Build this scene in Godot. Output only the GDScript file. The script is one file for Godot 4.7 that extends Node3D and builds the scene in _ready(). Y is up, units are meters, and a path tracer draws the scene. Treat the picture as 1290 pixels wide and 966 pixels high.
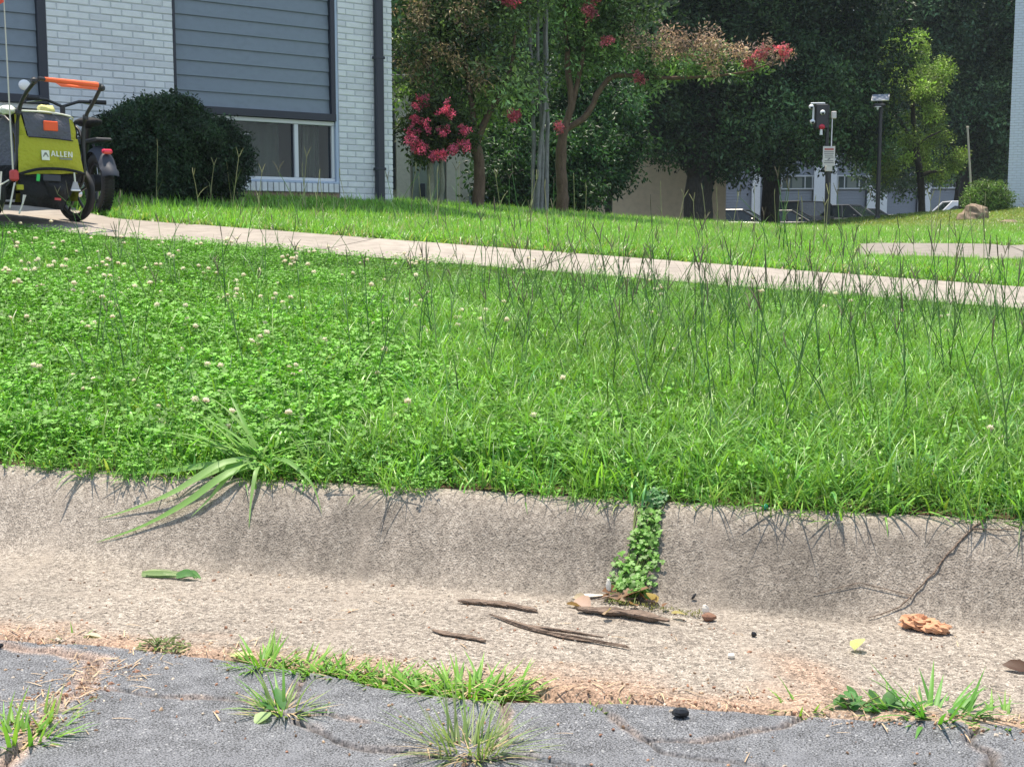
extends Node3D
# A weedy lawn between a rolled kerb and brick flats: street coordinates are s (along the kerb, to the right) and t (away from the street).

const CA := 0.963630
const SA := 0.267238
var rng := RandomNumberGenerator.new()
var M := {}
var used := {}
var noise_a := FastNoiseLite.new()
var cp := PackedVector3Array()      # surveyed points of the ground: x, distance, height
var tw := PackedFloat64Array()      # spline weights through them
var far_h := PackedFloat32Array()   # spline heights on a grid in s, t
const FS0 := -70.0
const FT0 := 9.0
const FSTEP := 0.5
const FNS := 321
const FNT := 243

# ---------------------------------------------------------------- naming
func numbered(called: String) -> String:
	var k: int = used.get(called, -1) + 1
	used[called] = k
	return called if k == 0 else "%s_%03d" % [called, k]

func thing(called: String, label: String, category: String, at := Vector3.ZERO, turn := 0.0, group := "") -> Node3D:
	var o := Node3D.new()
	o.name = numbered(called)
	add_child(o)
	o.position = at
	o.rotation.y = turn
	tag(o, label, category, group)
	return o

func tag(o: Node, label: String, category := "", group := "", kind := "") -> Node:
	if label: o.set_meta("label", label)
	if category: o.set_meta("category", category)
	if group: o.set_meta("group", group)
	if kind: o.set_meta("kind", kind)
	return o

func put(called: String, mesh: Mesh, mat: Material, parent: Node = self, xf := Transform3D.IDENTITY) -> MeshInstance3D:
	var o := MeshInstance3D.new()
	o.mesh = mesh
	o.material_override = mat
	o.name = numbered(called) if parent == self else called
	o.transform = xf
	parent.add_child(o, true)
	return o

func dup(root: Node3D, called: String, at: Vector3, turn: float, label: String, group := "") -> Node3D:
	var r: Node3D = root.duplicate()
	r.name = numbered(called)
	add_child(r)
	r.position = at
	r.rotation.y = turn
	if label: r.set_meta("label", label)
	if group: r.set_meta("group", group)
	return r

# ---------------------------------------------------------------- the ground's height
func to_st(x: float, d: float) -> Vector2:
	return Vector2(x * CA - d * SA, x * SA + d * CA)

func to_xz(s: float, t: float) -> Vector2:
	return Vector2(s * CA + t * SA, s * SA - t * CA)

func phi(r2: float) -> float:
	return 0.5 * r2 * log(r2 + 1e-9)

func survey() -> void:
	var pts := [[-1.37,15,1.19],[-2.94,13.8,1.22],[-5,12.4,1.25],[-8,10.2,1.3],[-.84,16,1.155],[.58,17,1.09],[2.78,20,1.01],[4.28,22,.94],[0,12,.845],[2.5,12,.675],[3.6,17,.80],
		[4.8,12,.675],[5.6,14,.737],[8,20,.886],[11,28,1.17],[10,28,1.13],[13.2,34,1.555],[8.5,33,1.02],[11.5,40,1.345],[7.8,36,1.12],[16,34,1.6],[22,34,1.6],
		[9,58,.62],[14,61,.66],[18,63,.66],[24,65,.62],[8,50,.55],[14,54,.7],[20,52,1.0],[25,75,.4],[12,75,.4],[0,60,.4],[-10,60,.4],[1,30,.6],[4.5,30,.8],[3,42,.5],[-5,30,.9],[-15,30,1.0],[-20,15,1.3],[20,20,1.0],[15,12,.75],[12,8,.4],[-14,8,1.25],[-30,40,.8],[40,40,1.4],[0,110,.3],[50,100,.5],[-50,100,.5],[-40,8,1.2],[40,8,.5]]
	for p in pts:
		cp.append(Vector3(p[0], p[1], p[2]))
	for s: float in [-10.0, -7.5, -5.0, -2.5, 0.0, 2.5, 4.5]:
		for t: float in [9.05, 9.6]:
			var w := to_xz(s, t)
			cp.append(Vector3(w.x, -w.y, 0.46 - 0.07 * s + 0.075 * (t - 7.85)))
	var n := cp.size()
	var m := n + 3
	var a := []
	for i in m:
		var row := PackedFloat64Array()
		row.resize(m + 1)
		a.append(row)
	for i in n:
		for j in n:
			var dx := cp[i].x - cp[j].x
			var dy := cp[i].y - cp[j].y
			a[i][j] = phi(dx * dx + dy * dy) + (0.5 if i == j else 0.0)
		var v := [1.0, cp[i].x, cp[i].y]
		for k in 3:
			a[i][n + k] = v[k]
			a[n + k][i] = v[k]
		a[i][m] = cp[i].z
	for c in m:
		var best := c
		for r in range(c + 1, m):
			if absf(a[r][c]) > absf(a[best][c]):
				best = r
		var sw = a[c]
		a[c] = a[best]
		a[best] = sw
		for r in range(c + 1, m):
			var k: float = a[r][c] / a[c][c]
			if k != 0.0:
				for q in range(c, m + 1):
					a[r][q] -= k * a[c][q]
	tw.resize(m)
	for c in range(m - 1, -1, -1):
		var v: float = a[c][m]
		for q in range(c + 1, m):
			v -= a[c][q] * tw[q]
		tw[c] = v / a[c][c]
	far_h.resize(FNS * FNT)
	for j in FNT:
		for i in FNS:
			var s := FS0 + i * FSTEP
			var t := FT0 + j * FSTEP
			var w := to_xz(s, t)
			far_h[j * FNS + i] = clampf(spline(w.x, -w.y), -0.5, 2.2)

func spline(x: float, d: float) -> float:
	var n := cp.size()
	var v := tw[n] + tw[n + 1] * x + tw[n + 2] * d
	for i in n:
		var dx := cp[i].x - x
		var dy := cp[i].y - d
		v += tw[i] * phi(dx * dx + dy * dy)
	return v

func h_st(s: float, t: float) -> float:
	var sc := clampf(s, -10.0, 4.5)
	var p := 0.46 - 0.07 * sc
	if t < 2.22:
		return 0.0
	if t < 2.84:
		return -0.015 * (t - 2.22) / 0.62
	if t < 3.09:
		var w := (t - 2.84) / 0.25
		return -0.015 + 0.185 * (w * w * (3.0 - 2.0 * w))
	if t < 7.85:
		var w := (t - 3.1) / 4.75
		return 0.165 + (p - 0.165) * w * (1.15 - 0.15 * w)
	var pl := p + 0.075 * (t - 7.85)
	if t < 9.05:
		return pl
	var fi := clampf((s - FS0) / FSTEP, 0.0, FNS - 1.001)
	var fj := clampf((t - FT0) / FSTEP, 0.0, FNT - 1.001)
	var i := int(fi)
	var j := int(fj)
	var u := fi - i
	var v := fj - j
	var q := lerpf(lerpf(far_h[j * FNS + i], far_h[j * FNS + i + 1], u), lerpf(far_h[(j + 1) * FNS + i], far_h[(j + 1) * FNS + i + 1], u), v)
	return lerpf(pl, q, smoothstep(0.0, 1.0, (t - 9.05) / 1.5))

func h(x: float, d: float) -> float:
	var q := to_st(x, d)
	return h_st(q.x, q.y)

func g(x: float, d: float, up := 0.0) -> Vector3:
	return Vector3(x, h(x, d) + up, -d)

func gs(s: float, t: float, up := 0.0) -> Vector3:
	var w := to_xz(s, t)
	return Vector3(w.x, h_st(s, t) + up, w.y)

# ---------------------------------------------------------------- mesh helpers
func stool() -> SurfaceTool:
	var st := SurfaceTool.new()
	st.begin(Mesh.PRIMITIVE_TRIANGLES)
	return st

func tri(st: SurfaceTool, a: Vector3, b: Vector3, c: Vector3) -> void:
	st.add_vertex(a)
	st.add_vertex(b)
	st.add_vertex(c)

func quad(st: SurfaceTool, a: Vector3, b: Vector3, c: Vector3, d: Vector3) -> void:
	tri(st, a, b, c)
	tri(st, a, c, d)

func done(st: SurfaceTool) -> ArrayMesh:
	st.index()
	st.generate_normals()
	return st.commit()

# a box with chamfered edges, flat shaded
func box(st: SurfaceTool, at: Vector3, size: Vector3, c := 0.0, basis := Basis.IDENTITY) -> void:
	st.set_smooth_group(-1)
	var e := size * 0.5
	c = minf(c, minf(e.x, minf(e.y, e.z)) * 0.8)
	var ax := [Vector3.RIGHT, Vector3.UP, Vector3.BACK]
	for k in 3:
		var n: Vector3 = ax[k]
		var u: Vector3 = ax[(k + 1) % 3]
		var v: Vector3 = ax[(k + 2) % 3]
		var en := e[k]
		var eu := e[(k + 1) % 3]
		var ev := e[(k + 2) % 3]
		for s: float in [-1.0, 1.0]:
			var p0 := at + basis * (n * en * s - u * (eu - c) - v * (ev - c))
			var p1 := at + basis * (n * en * s + u * (eu - c) - v * (ev - c))
			var p2 := at + basis * (n * en * s + u * (eu - c) + v * (ev - c))
			var p3 := at + basis * (n * en * s - u * (eu - c) + v * (ev - c))
			if s > 0: quad(st, p0, p3, p2, p1)
			else: quad(st, p0, p1, p2, p3)
		if c > 0.0:
			for su: float in [-1.0, 1.0]:
				for sv: float in [-1.0, 1.0]:
					var a := at + basis * (u * eu * su + v * (ev - c) * sv - n * (en - c))
					var b := at + basis * (u * eu * su + v * (ev - c) * sv + n * (en - c))
					var d := at + basis * (u * (eu - c) * su + v * ev * sv - n * (en - c))
					var f := at + basis * (u * (eu - c) * su + v * ev * sv + n * (en - c))
					if su * sv > 0: quad(st, a, b, f, d)
					else: quad(st, a, d, f, b)
	if c > 0.0:
		for sx: float in [-1.0, 1.0]:
			for sy: float in [-1.0, 1.0]:
				for sz: float in [-1.0, 1.0]:
					var a := at + basis * Vector3(e.x * sx, (e.y - c) * sy, (e.z - c) * sz)
					var b := at + basis * Vector3((e.x - c) * sx, e.y * sy, (e.z - c) * sz)
					var d := at + basis * Vector3((e.x - c) * sx, (e.y - c) * sy, e.z * sz)
					if sx * sy * sz > 0: tri(st, a, d, b)
					else: tri(st, a, b, d)

func box_mesh(size: Vector3, c := 0.0) -> ArrayMesh:
	var st := stool()
	box(st, Vector3.ZERO, size, c)
	return done(st)

func frame_at(dir: Vector3) -> Basis:
	var z := dir.normalized()
	var up := Vector3.UP if absf(z.y) < 0.95 else Vector3.RIGHT
	var x := up.cross(z).normalized()
	return Basis(x, z.cross(x), z)

# a tube through points, one radius per point, closed at both ends
func tube(st: SurfaceTool, pts: Array, radii: Array, sides := 8, squash := 1.0, caps := true) -> void:
	st.set_smooth_group(0)
	var rings := []
	var n := pts.size()
	var prev := Basis.IDENTITY
	for i in n:
		var dir: Vector3 = pts[mini(i + 1, n - 1)] - pts[maxi(i - 1, 0)]
		var b := frame_at(dir)
		if i > 0 and b.x.dot(prev.x) < 0.0 and absf(b.x.dot(prev.x)) > 0.5:
			b = Basis(-b.x, -b.y, b.z)
		prev = b
		var ring := []
		var r: float = radii[mini(i, radii.size() - 1)]
		for k in sides:
			var a := TAU * k / sides
			ring.append(pts[i] + (b.x * cos(a) + b.y * sin(a) * squash) * r)
		rings.append(ring)
	for i in n - 1:
		for k in sides:
			var k2 := (k + 1) % sides
			quad(st, rings[i][k], rings[i + 1][k], rings[i + 1][k2], rings[i][k2])
	if caps:
		st.set_smooth_group(-1)
		for k in range(1, sides - 1):
			tri(st, rings[0][0], rings[0][k], rings[0][k + 1])
			tri(st, rings[n - 1][0], rings[n - 1][k + 1], rings[n - 1][k])
		st.set_smooth_group(0)

func tube_mesh(pts: Array, radii: Array, sides := 8, squash := 1.0) -> ArrayMesh:
	var st := stool()
	tube(st, pts, radii, sides, squash)
	return done(st)

# a lump: a sphere pushed in and out by noise
func lump(st: SurfaceTool, at: Vector3, r: Vector3, rough: float, seg := 12, seed_ := 0, flat := false, fine := 1.0) -> void:
	st.set_smooth_group(-1 if flat else 0)
	var rows := []
	var hseg := seg / 2 + 1
	for j in hseg + 1:
		var row := []
		var la := PI * j / hseg - PI / 2
		for i in seg:
			var lo := TAU * i / seg
			var d := Vector3(cos(la) * cos(lo), sin(la), cos(la) * sin(lo))
			var k := 1.0 + rough * noise_a.get_noise_3d(d.x * 60 * fine + seed_ * 31.7, d.y * 60 * fine, d.z * 60 * fine)
			row.append(at + d * r * k)
		rows.append(row)
	for j in hseg:
		for i in seg:
			var i2 := (i + 1) % seg
			quad(st, rows[j][i], rows[j + 1][i], rows[j + 1][i2], rows[j][i2])

# a lathe about y: profile of (radius, height)
func lathe(st: SurfaceTool, at: Vector3, prof: Array, sides := 16, basis := Basis.IDENTITY) -> void:
	st.set_smooth_group(0)
	for j in prof.size() - 1:
		for k in sides:
			var a := TAU * k / sides
			var b := TAU * (k + 1) / sides
			var p: Vector2 = prof[j]
			var q: Vector2 = prof[j + 1]
			quad(st, at + basis * Vector3(p.x * cos(a), p.y, p.x * sin(a)), at + basis * Vector3(p.x * cos(b), p.y, p.x * sin(b)),
				at + basis * Vector3(q.x * cos(b), q.y, q.x * sin(b)), at + basis * Vector3(q.x * cos(a), q.y, q.x * sin(a)))

# a torus-like ring about the axis z of basis
func ring(st: SurfaceTool, at: Vector3, big: float, small: Vector2, basis := Basis.IDENTITY, seg := 28, sides := 8, a0 := 0.0, a1 := TAU) -> void:
	st.set_smooth_group(0)
	for i in seg:
		for k in sides:
			var q := []
			for e in [[i, k], [i, k + 1], [i + 1, k + 1], [i + 1, k]]:
				var a: float = a0 + (a1 - a0) * e[0] / seg
				var b: float = TAU * e[1] / sides
				q.append(at + basis * Vector3(cos(a) * (big + small.x * cos(b)), sin(a) * (big + small.x * cos(b)), small.y * sin(b)))
			quad(st, q[0], q[1], q[2], q[3])

# a ribbon leaf that rises, bends over and tapers; fold gives it a keel
func blade(st: SurfaceTool, base: Vector3, yaw: float, length: float, width: float, lean: float, curl: float, segs := 3, fold := 0.25, twist := 0.0) -> void:
	var p := base
	var pitch := PI / 2 - lean
	var out := Vector3(cos(yaw), 0, sin(yaw))
	var la := []
	var lb := []
	var lc := []
	for i in segs + 1:
		var f := float(i) / segs
		var w := width * 0.5 * (1.0 - pow(f, 2.2)) * (0.75 + 0.6 * f * (1.0 - f) * 2.0)
		var side := Vector3(-sin(yaw + twist * f), 0, cos(yaw + twist * f))
		var along := out * cos(pitch) + Vector3.UP * sin(pitch)
		var nrm := side.cross(along)
		la.append(p + side * w)
		lb.append(p - side * w)
		lc.append(p + nrm * (w * fold))
		p += along * (length / segs)
		pitch -= curl / segs
	for i in segs:
		if i == segs - 1:
			tri(st, la[i], lc[i], lc[i + 1])
			tri(st, lc[i], lb[i], lc[i + 1])
		elif fold == 0.0:
			quad(st, la[i], lb[i], lb[i + 1], la[i + 1])
		else:
			quad(st, la[i], lc[i], lc[i + 1], la[i + 1])
			quad(st, lc[i], lb[i], lb[i + 1], lc[i + 1])

# an oval leaf with a midrib fold
func leaf(st: SurfaceTool, at: Vector3, b: Basis, length: float, width: float, fold := 0.3) -> void:
	var prof := [[0.0, 0.0], [0.3, 0.8], [0.6, 1.0], [0.85, 0.6], [1.0, 0.0]]
	var mid := []
	var l := []
	var r := []
	for p in prof:
		var c: Vector3 = at + b * Vector3(0, -0.12 * length * p[0] * p[0], p[0] * length)
		mid.append(c)
		l.append(c + b * Vector3(-p[1] * width * 0.5, p[1] * width * 0.5 * fold, 0))
		r.append(c + b * Vector3(p[1] * width * 0.5, p[1] * width * 0.5 * fold, 0))
	for i in 4:
		quad(st, mid[i], mid[i + 1], l[i + 1], l[i])
		quad(st, r[i], r[i + 1], mid[i + 1], mid[i])

func grid_mesh(ns: int, nt: int, f: Callable, col: Variant = null) -> ArrayMesh:
	var v := PackedVector3Array()
	var n := PackedVector3Array()
	var c := PackedColorArray()
	var idx := PackedInt32Array()
	v.resize(ns * nt)
	n.resize(ns * nt)
	for j in nt:
		for i in ns:
			v[j * ns + i] = f.call(i, j)
			if col != null:
				c.append(col.call(i, j))
	for j in nt:
		for i in ns:
			var a := v[j * ns + mini(i + 1, ns - 1)] - v[j * ns + maxi(i - 1, 0)]
			var b := v[mini(j + 1, nt - 1) * ns + i] - v[maxi(j - 1, 0) * ns + i]
			var q := a.cross(b).normalized()
			n[j * ns + i] = q if q.y > 0 else -q
	for j in nt - 1:
		for i in ns - 1:
			var p := j * ns + i
			idx.append_array([p, p + ns, p + 1, p + 1, p + ns, p + ns + 1])
	var arr := []
	arr.resize(Mesh.ARRAY_MAX)
	arr[Mesh.ARRAY_VERTEX] = v
	arr[Mesh.ARRAY_NORMAL] = n
	if c.size():
		arr[Mesh.ARRAY_COLOR] = c
	arr[Mesh.ARRAY_INDEX] = idx
	var m := ArrayMesh.new()
	m.add_surface_from_arrays(Mesh.PRIMITIVE_TRIANGLES, arr)
	return m

# many copies of one mesh as one node; each entry is [Transform3D, Color]
func many(called: String, mesh: Mesh, mat: Material, list: Array, parent: Node = self) -> MultiMeshInstance3D:
	var mm := MultiMesh.new()
	mm.transform_format = MultiMesh.TRANSFORM_3D
	mm.use_colors = true
	mm.mesh = mesh
	mm.instance_count = list.size()
	var buf := PackedFloat32Array()
	buf.resize(list.size() * 16)
	var k := 0
	for e in list:
		var x: Transform3D = e[0]
		var c: Color = e[1]
		var b := x.basis
		buf[k] = b.x.x; buf[k + 1] = b.y.x; buf[k + 2] = b.z.x; buf[k + 3] = x.origin.x
		buf[k + 4] = b.x.y; buf[k + 5] = b.y.y; buf[k + 6] = b.z.y; buf[k + 7] = x.origin.y
		buf[k + 8] = b.x.z; buf[k + 9] = b.y.z; buf[k + 10] = b.z.z; buf[k + 11] = x.origin.z
		buf[k + 12] = c.r; buf[k + 13] = c.g; buf[k + 14] = c.b; buf[k + 15] = 1.0
		k += 16
	mm.buffer = buf
	var o := MultiMeshInstance3D.new()
	o.multimesh = mm
	o.material_override = mat
	o.name = numbered(called) if parent == self else called
	parent.add_child(o, true)
	o.set_meta("kind", "stuff")
	return o

func rb(lo: float, hi: float) -> float:
	return rng.randf_range(lo, hi)

func spin(tilt: float) -> Basis:
	return Basis(Vector3.UP, rb(0, TAU)) * Basis(Vector3.RIGHT, rb(-tilt, tilt)) * Basis(Vector3.UP, rb(0, TAU))

func any_turn() -> Basis:
	return Basis(Quaternion(Vector3(rng.randfn(), rng.randfn(), rng.randfn()).normalized(), rb(0, TAU)))

# ---------------------------------------------------------------- materials
func mat(called: String, c: Color, rough := 0.8, metal := 0.0) -> StandardMaterial3D:
	var m := StandardMaterial3D.new()
	m.resource_name = called
	m.albedo_color = c.linear_to_srgb()
	m.roughness = rough
	m.metallic = metal
	M[called] = m
	return m

func lin(r: float, g_: float, b: float) -> Color:
	return Color(r, g_, b)

func noise_bytes(size: int, freq: float, kind: int, seed_: int, octaves := 1, ret := -1) -> PackedByteArray:
	var f := FastNoiseLite.new()
	f.seed = seed_
	f.noise_type = kind
	f.frequency = freq
	f.fractal_type = FastNoiseLite.FRACTAL_FBM if octaves > 1 else FastNoiseLite.FRACTAL_NONE
	f.fractal_octaves = octaves
	if ret >= 0:
		f.cellular_return_type = ret
	var im := f.get_seamless_image(size, size, false, false, 0.12)
	im.convert(Image.FORMAT_L8)
	return im.get_data()

# layers: each [bytes, weight]; the sum (around 0) goes through a ramp of colours given in linear light
func blend_tex(size: int, layers: Array, ramp: Array, gain: float) -> ImageTexture:
	var lut := PackedByteArray()
	for i in 256:
		var f := i / 255.0 * (ramp.size() - 1)
		var k := mini(int(f), ramp.size() - 2)
		var c: Color = ramp[k].lerp(ramp[k + 1], f - k).linear_to_srgb()
		lut.append_array([int(clampf(c.r, 0, 1) * 255), int(clampf(c.g, 0, 1) * 255), int(clampf(c.b, 0, 1) * 255)])
	var out := PackedByteArray()
	out.resize(size * size * 3)
	var nl := layers.size()
	var bytes := []
	var ws := []
	for l in layers:
		bytes.append(l[0])
		ws.append(l[1] / 255.0 * gain)
	for i in size * size:
		var v := 0.5
		for q in nl:
			v += (bytes[q][i] - 128) * ws[q]
		var k := clampi(int(v * 255.0), 0, 255) * 3
		out[i * 3] = lut[k]
		out[i * 3 + 1] = lut[k + 1]
		out[i * 3 + 2] = lut[k + 2]
	return ImageTexture.create_from_image(Image.create_from_data(size, size, false, Image.FORMAT_RGB8, out))

func grey_tex(size: int, bytes: PackedByteArray) -> ImageTexture:
	return ImageTexture.create_from_image(Image.create_from_data(size, size, false, Image.FORMAT_L8, bytes))

func tri_map(m: StandardMaterial3D, metres: float, world := true) -> void:
	m.uv1_triplanar = true
	m.uv1_world_triplanar = world
	m.uv1_scale = Vector3.ONE / metres

func make_materials() -> void:
	var m: StandardMaterial3D
	var SX := FastNoiseLite.TYPE_SIMPLEX_SMOOTH
	var CE := FastNoiseLite.TYPE_CELLULAR
	# concrete: sandy paste, pale and dark grains, pores
	var c1 := noise_bytes(1024, 0.16, SX, 3, 2)
	var c2 := noise_bytes(1024, 0.12, CE, 5, 1, FastNoiseLite.RETURN_CELL_VALUE)
	var c3 := noise_bytes(1024, 0.012, SX, 7, 4)
	m = mat("concrete", Color.WHITE, 0.92)
	m.albedo_texture = blend_tex(1024, [[c1, 0.75], [c2, 0.45], [c3, 0.12]], [lin(.07, .062, .055), lin(.25, .21, .178), lin(.41, .35, .298), lin(.53, .46, .395), lin(.82, .75, .67)], 1.25)
	m.heightmap_enabled = true
	m.heightmap_texture = grey_tex(1024, c1)
	m.heightmap_scale = 0.5
	m.vertex_color_use_as_albedo = true
	tri_map(m, 0.85)
	# sidewalk concrete: finer and paler
	m = mat("pavement", Color.WHITE, 0.92)
	m.albedo_texture = blend_tex(1024, [[c1, 0.3], [c3, 0.6]], [lin(.17, .15, .13), lin(.36, .32, .28), lin(.49, .445, .39)], 0.9)
	m.vertex_color_use_as_albedo = true
	tri_map(m, 2.2)
	# asphalt: dark binder with pale stones
	var a1 := noise_bytes(1024, 0.085, CE, 11, 1, FastNoiseLite.RETURN_DISTANCE)
	var a2 := noise_bytes(1024, 0.085, CE, 11, 1, FastNoiseLite.RETURN_CELL_VALUE)
	var a3 := noise_bytes(1024, 0.2, SX, 13, 2)
	var a4 := noise_bytes(1024, 0.01, SX, 17, 4)
	var stones := PackedByteArray()
	stones.resize(1024 * 1024)
	for i in 1024 * 1024:
		var near := clampf((70.0 - a1[i]) / 40.0, 0.0, 1.0)
		var v := 96.0 + (a3[i] - 128) * 0.55 + (a4[i] - 128) * 0.12
		if a2[i] > 200:
			v += near * (a2[i] - 185) * (0.75 if a2[i] < 238 else 1.6)
		elif a2[i] < 90:
			v -= near * 34.0
		else:
			v += near * (a2[i] - 140) * 0.45
		stones[i] = clampi(int(v), 0, 255)
	m = mat("asphalt", Color.WHITE, 0.78)
	m.albedo_texture = blend_tex(1024, [[stones, 1.0]], [lin(.06, .062, .066), lin(.42, .435, .48), lin(.68, .70, .75), lin(.9, .92, .94), lin(.98, .98, .98)], 2.0)
	m.heightmap_enabled = true
	m.heightmap_texture = grey_tex(1024, a1)
	m.heightmap_scale = -0.4
	m.vertex_color_use_as_albedo = true
	tri_map(m, 0.8)
	# soil and clay
	m = mat("soil", Color.WHITE, 0.95)
	m.albedo_texture = blend_tex(1024, [[c1, 0.4], [c3, 0.5]], [lin(.03, .022, .012), lin(.09, .065, .035), lin(.16, .12, .07)], 1.0)
	m.vertex_color_use_as_albedo = true
	tri_map(m, 1.3)
	m = mat("clay", lin(.30, .135, .07), 0.95)
	m.vertex_color_use_as_albedo = true
	# foliage: the copies' colours carry the tone
	for e in [["grass_leaf", 0.36, Color(0.9, 1.0, 0.45), 0.75], ["clover_leaf", 0.62, Color(0.8, 1.0, 0.4), 0.6], ["tree_leaf", 0.5, Color(0.75, 1.0, 0.35), 0.6]]:
		m = mat(e[0], Color.WHITE, e[1])
		m.vertex_color_use_as_albedo = true
		m.backlight_enabled = true
		m.backlight = (e[2] * e[3]).linear_to_srgb()
		m.metallic_specular = 0.45
	m = mat("weed_leaf", Color.WHITE, 0.5)
	m.vertex_color_use_as_albedo = true
	m.backlight_enabled = true
	m.backlight = Color(0.75, 0.85, 0.4).linear_to_srgb()
	m = mat("stalk", Color.WHITE, 0.7)
	m.vertex_color_use_as_albedo = true
	mat("stalk_green", lin(.07, .13, .03), 0.7)
	m = mat("petal", Color.WHITE, 0.7)
	m.vertex_color_use_as_albedo = true
	m.backlight_enabled = true
	m.backlight = Color(0.75, 0.75, 0.72)
	# bark
	var b1 := noise_bytes(512, 0.02, SX, 23, 4)
	var b2 := noise_bytes(512, 0.11, SX, 24, 2)
	for e in [["bark_dark", lin(.02, .018, .015), lin(.075, .065, .055)], ["bark_brown", lin(.06, .035, .022), lin(.20, .135, .09)], ["bark_grey", lin(.10, .10, .098), lin(.30, .295, .28)], ["bark_pale", lin(.13, .14, .10), lin(.33, .33, .26)], ["dead_wood", lin(.035, .024, .017), lin(.30, .215, .16)]]:
		m = mat(e[0], Color.WHITE, 0.9)
		m.albedo_texture = blend_tex(512, [[b1, 0.7], [b2, 0.5]], [e[1], e[1].lerp(e[2], 0.5), e[2]], 1.2)
		m.heightmap_enabled = true
		m.heightmap_texture = grey_tex(512, b1)
		m.heightmap_scale = 0.8
		tri_map(m, 0.12 if e[0] == "dead_wood" else 0.6, false)
		m.uv1_scale *= Vector3(1, 0.3, 1) if e[0] != "dead_wood" else Vector3(0.3, 1, 1)
	# painted brick and other building finishes
	var p1 := noise_bytes(512, 0.015, SX, 31, 4)
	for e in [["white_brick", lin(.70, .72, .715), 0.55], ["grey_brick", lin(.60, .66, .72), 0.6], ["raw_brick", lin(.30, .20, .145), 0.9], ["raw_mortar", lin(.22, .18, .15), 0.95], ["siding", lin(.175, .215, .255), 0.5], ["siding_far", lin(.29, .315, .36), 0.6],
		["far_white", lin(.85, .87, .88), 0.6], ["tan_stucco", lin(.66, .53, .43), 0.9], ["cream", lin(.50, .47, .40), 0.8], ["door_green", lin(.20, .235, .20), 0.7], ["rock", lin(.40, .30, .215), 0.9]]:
		m = mat(e[0], Color.WHITE, e[2])
		var c: Color = e[1]
		m.albedo_texture = blend_tex(512, [[p1, 0.6], [b2, 0.25]], [c * 0.72, c, c * 1.12], 0.7)
		tri_map(m, 0.7 if e[0] != "tan_stucco" else 2.0)
	(M.rock as StandardMaterial3D).albedo_texture = blend_tex(512, [[p1, 0.9], [b2, 0.5]], [lin(.07, .05, .035), lin(.24, .175, .12), lin(.40, .31, .22)], 1.2)
	tri_map(M.rock, 1.1)
	mat("mortar_paint", lin(.47, .50, .515), 0.8)
	mat("trim_dark", lin(.018, .022, .035), 0.45)
	mat("reveal", lin(.42, .50, .62), 0.6)
	mat("white_frame", lin(.66, .68, .68), 0.4)
	mat("roof", lin(.06, .06, .065), 0.9)
	mat("curtain", lin(.20, .225, .19), 0.9)
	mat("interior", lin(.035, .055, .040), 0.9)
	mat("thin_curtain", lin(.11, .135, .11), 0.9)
	m = mat("glass", Color(0.25, 0.32, 0.29, 0.03), 0.04)
	m.metallic_specular = 0.32
	m.transparency = BaseMaterial3D.TRANSPARENCY_ALPHA
	m = mat("glass_dark", lin(.012, .018, .02), 0.05)
	m = mat("pane_far", lin(.06, .085, .08), 0.08)
	# trailer, bike, cars, posts
	for e in [["lime_cloth", lin(.40, .40, .03), 0.9], ["grey_cloth", lin(.10, .105, .13), 0.85], ["black_cloth", lin(.007, .007, .009), 0.85], ["orange_grip", lin(.85, .13, .03), 0.5], ["orange_mark", lin(.85, .10, .012), 0.4], ["black_rubber", lin(.012, .012, .013), 0.7],
		["black_metal", lin(.02, .02, .024), 0.4], ["white_print", lin(.72, .74, .62), 0.6], ["grey_print", lin(.22, .23, .20), 0.6], ["white_plastic", lin(.75, .76, .78), 0.4], ["flag_red", lin(.75, .09, .06), 0.7], ["pole_white", lin(.60, .56, .47), 0.5], ["green_tag", lin(.03, .50, .10), 0.5],
		["red_tag", lin(.50, .05, .05), 0.5], ["yellow_bag", lin(.62, .60, .22), 0.7], ["grey_rubber", lin(.03, .035, .05), 0.6], ["tail_red", lin(.55, .02, .05), 0.2], ["sign_white", lin(.62, .58, .56), 0.5], ["sign_red", lin(.42, .10, .09), 0.5], ["sign_ink", lin(.16, .15, .16), 0.6],
		["panel_cell", lin(.20, .23, .28), 0.35], ["car_black", lin(.010, .011, .013), 0.45], ["car_grey", lin(.045, .05, .055), 0.25], ["car_silver", lin(.45, .47, .50), 0.3], ["van_white", lin(.76, .77, .79), 0.3], ["rim_grey", lin(.35, .36, .38), 0.4], ["lamp_lens", lin(.7, .7, .7), 0.15],
		["green_cap", lin(.01, .28, .16), 0.4], ["coal", lin(.012, .012, .014), 0.35], ["pale_dry", lin(.62, .55, .38), 0.8], ["yellow_leaf", lin(.66, .66, .28), 0.6], ["orange_dry", lin(.52, .27, .15), 0.9], ["brown_leaf", lin(.20, .10, .06), 0.8], ["bone_white", lin(.74, .68, .58), 0.7], ["moss", lin(.20, .20, .06), 0.95]]:
		mat(e[0], e[1], e[2])
	mat("steel", lin(.62, .62, .63), 0.3, 0.9)
	for e in ["car_silver", "van_white"]:
		M[e].clearcoat_enabled = true
		M[e].clearcoat = 0.6
		M[e].clearcoat_roughness = 0.05
	var w1 := noise_bytes(512, 0.12, SX, 41, 2)
	for e in ["lime_cloth", "grey_cloth", "black_cloth"]:
		M[e].heightmap_enabled = true
		M[e].heightmap_texture = grey_tex(512, p1)
		M[e].heightmap_scale = 0.8
		tri_map(M[e], 0.35, false)

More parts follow.
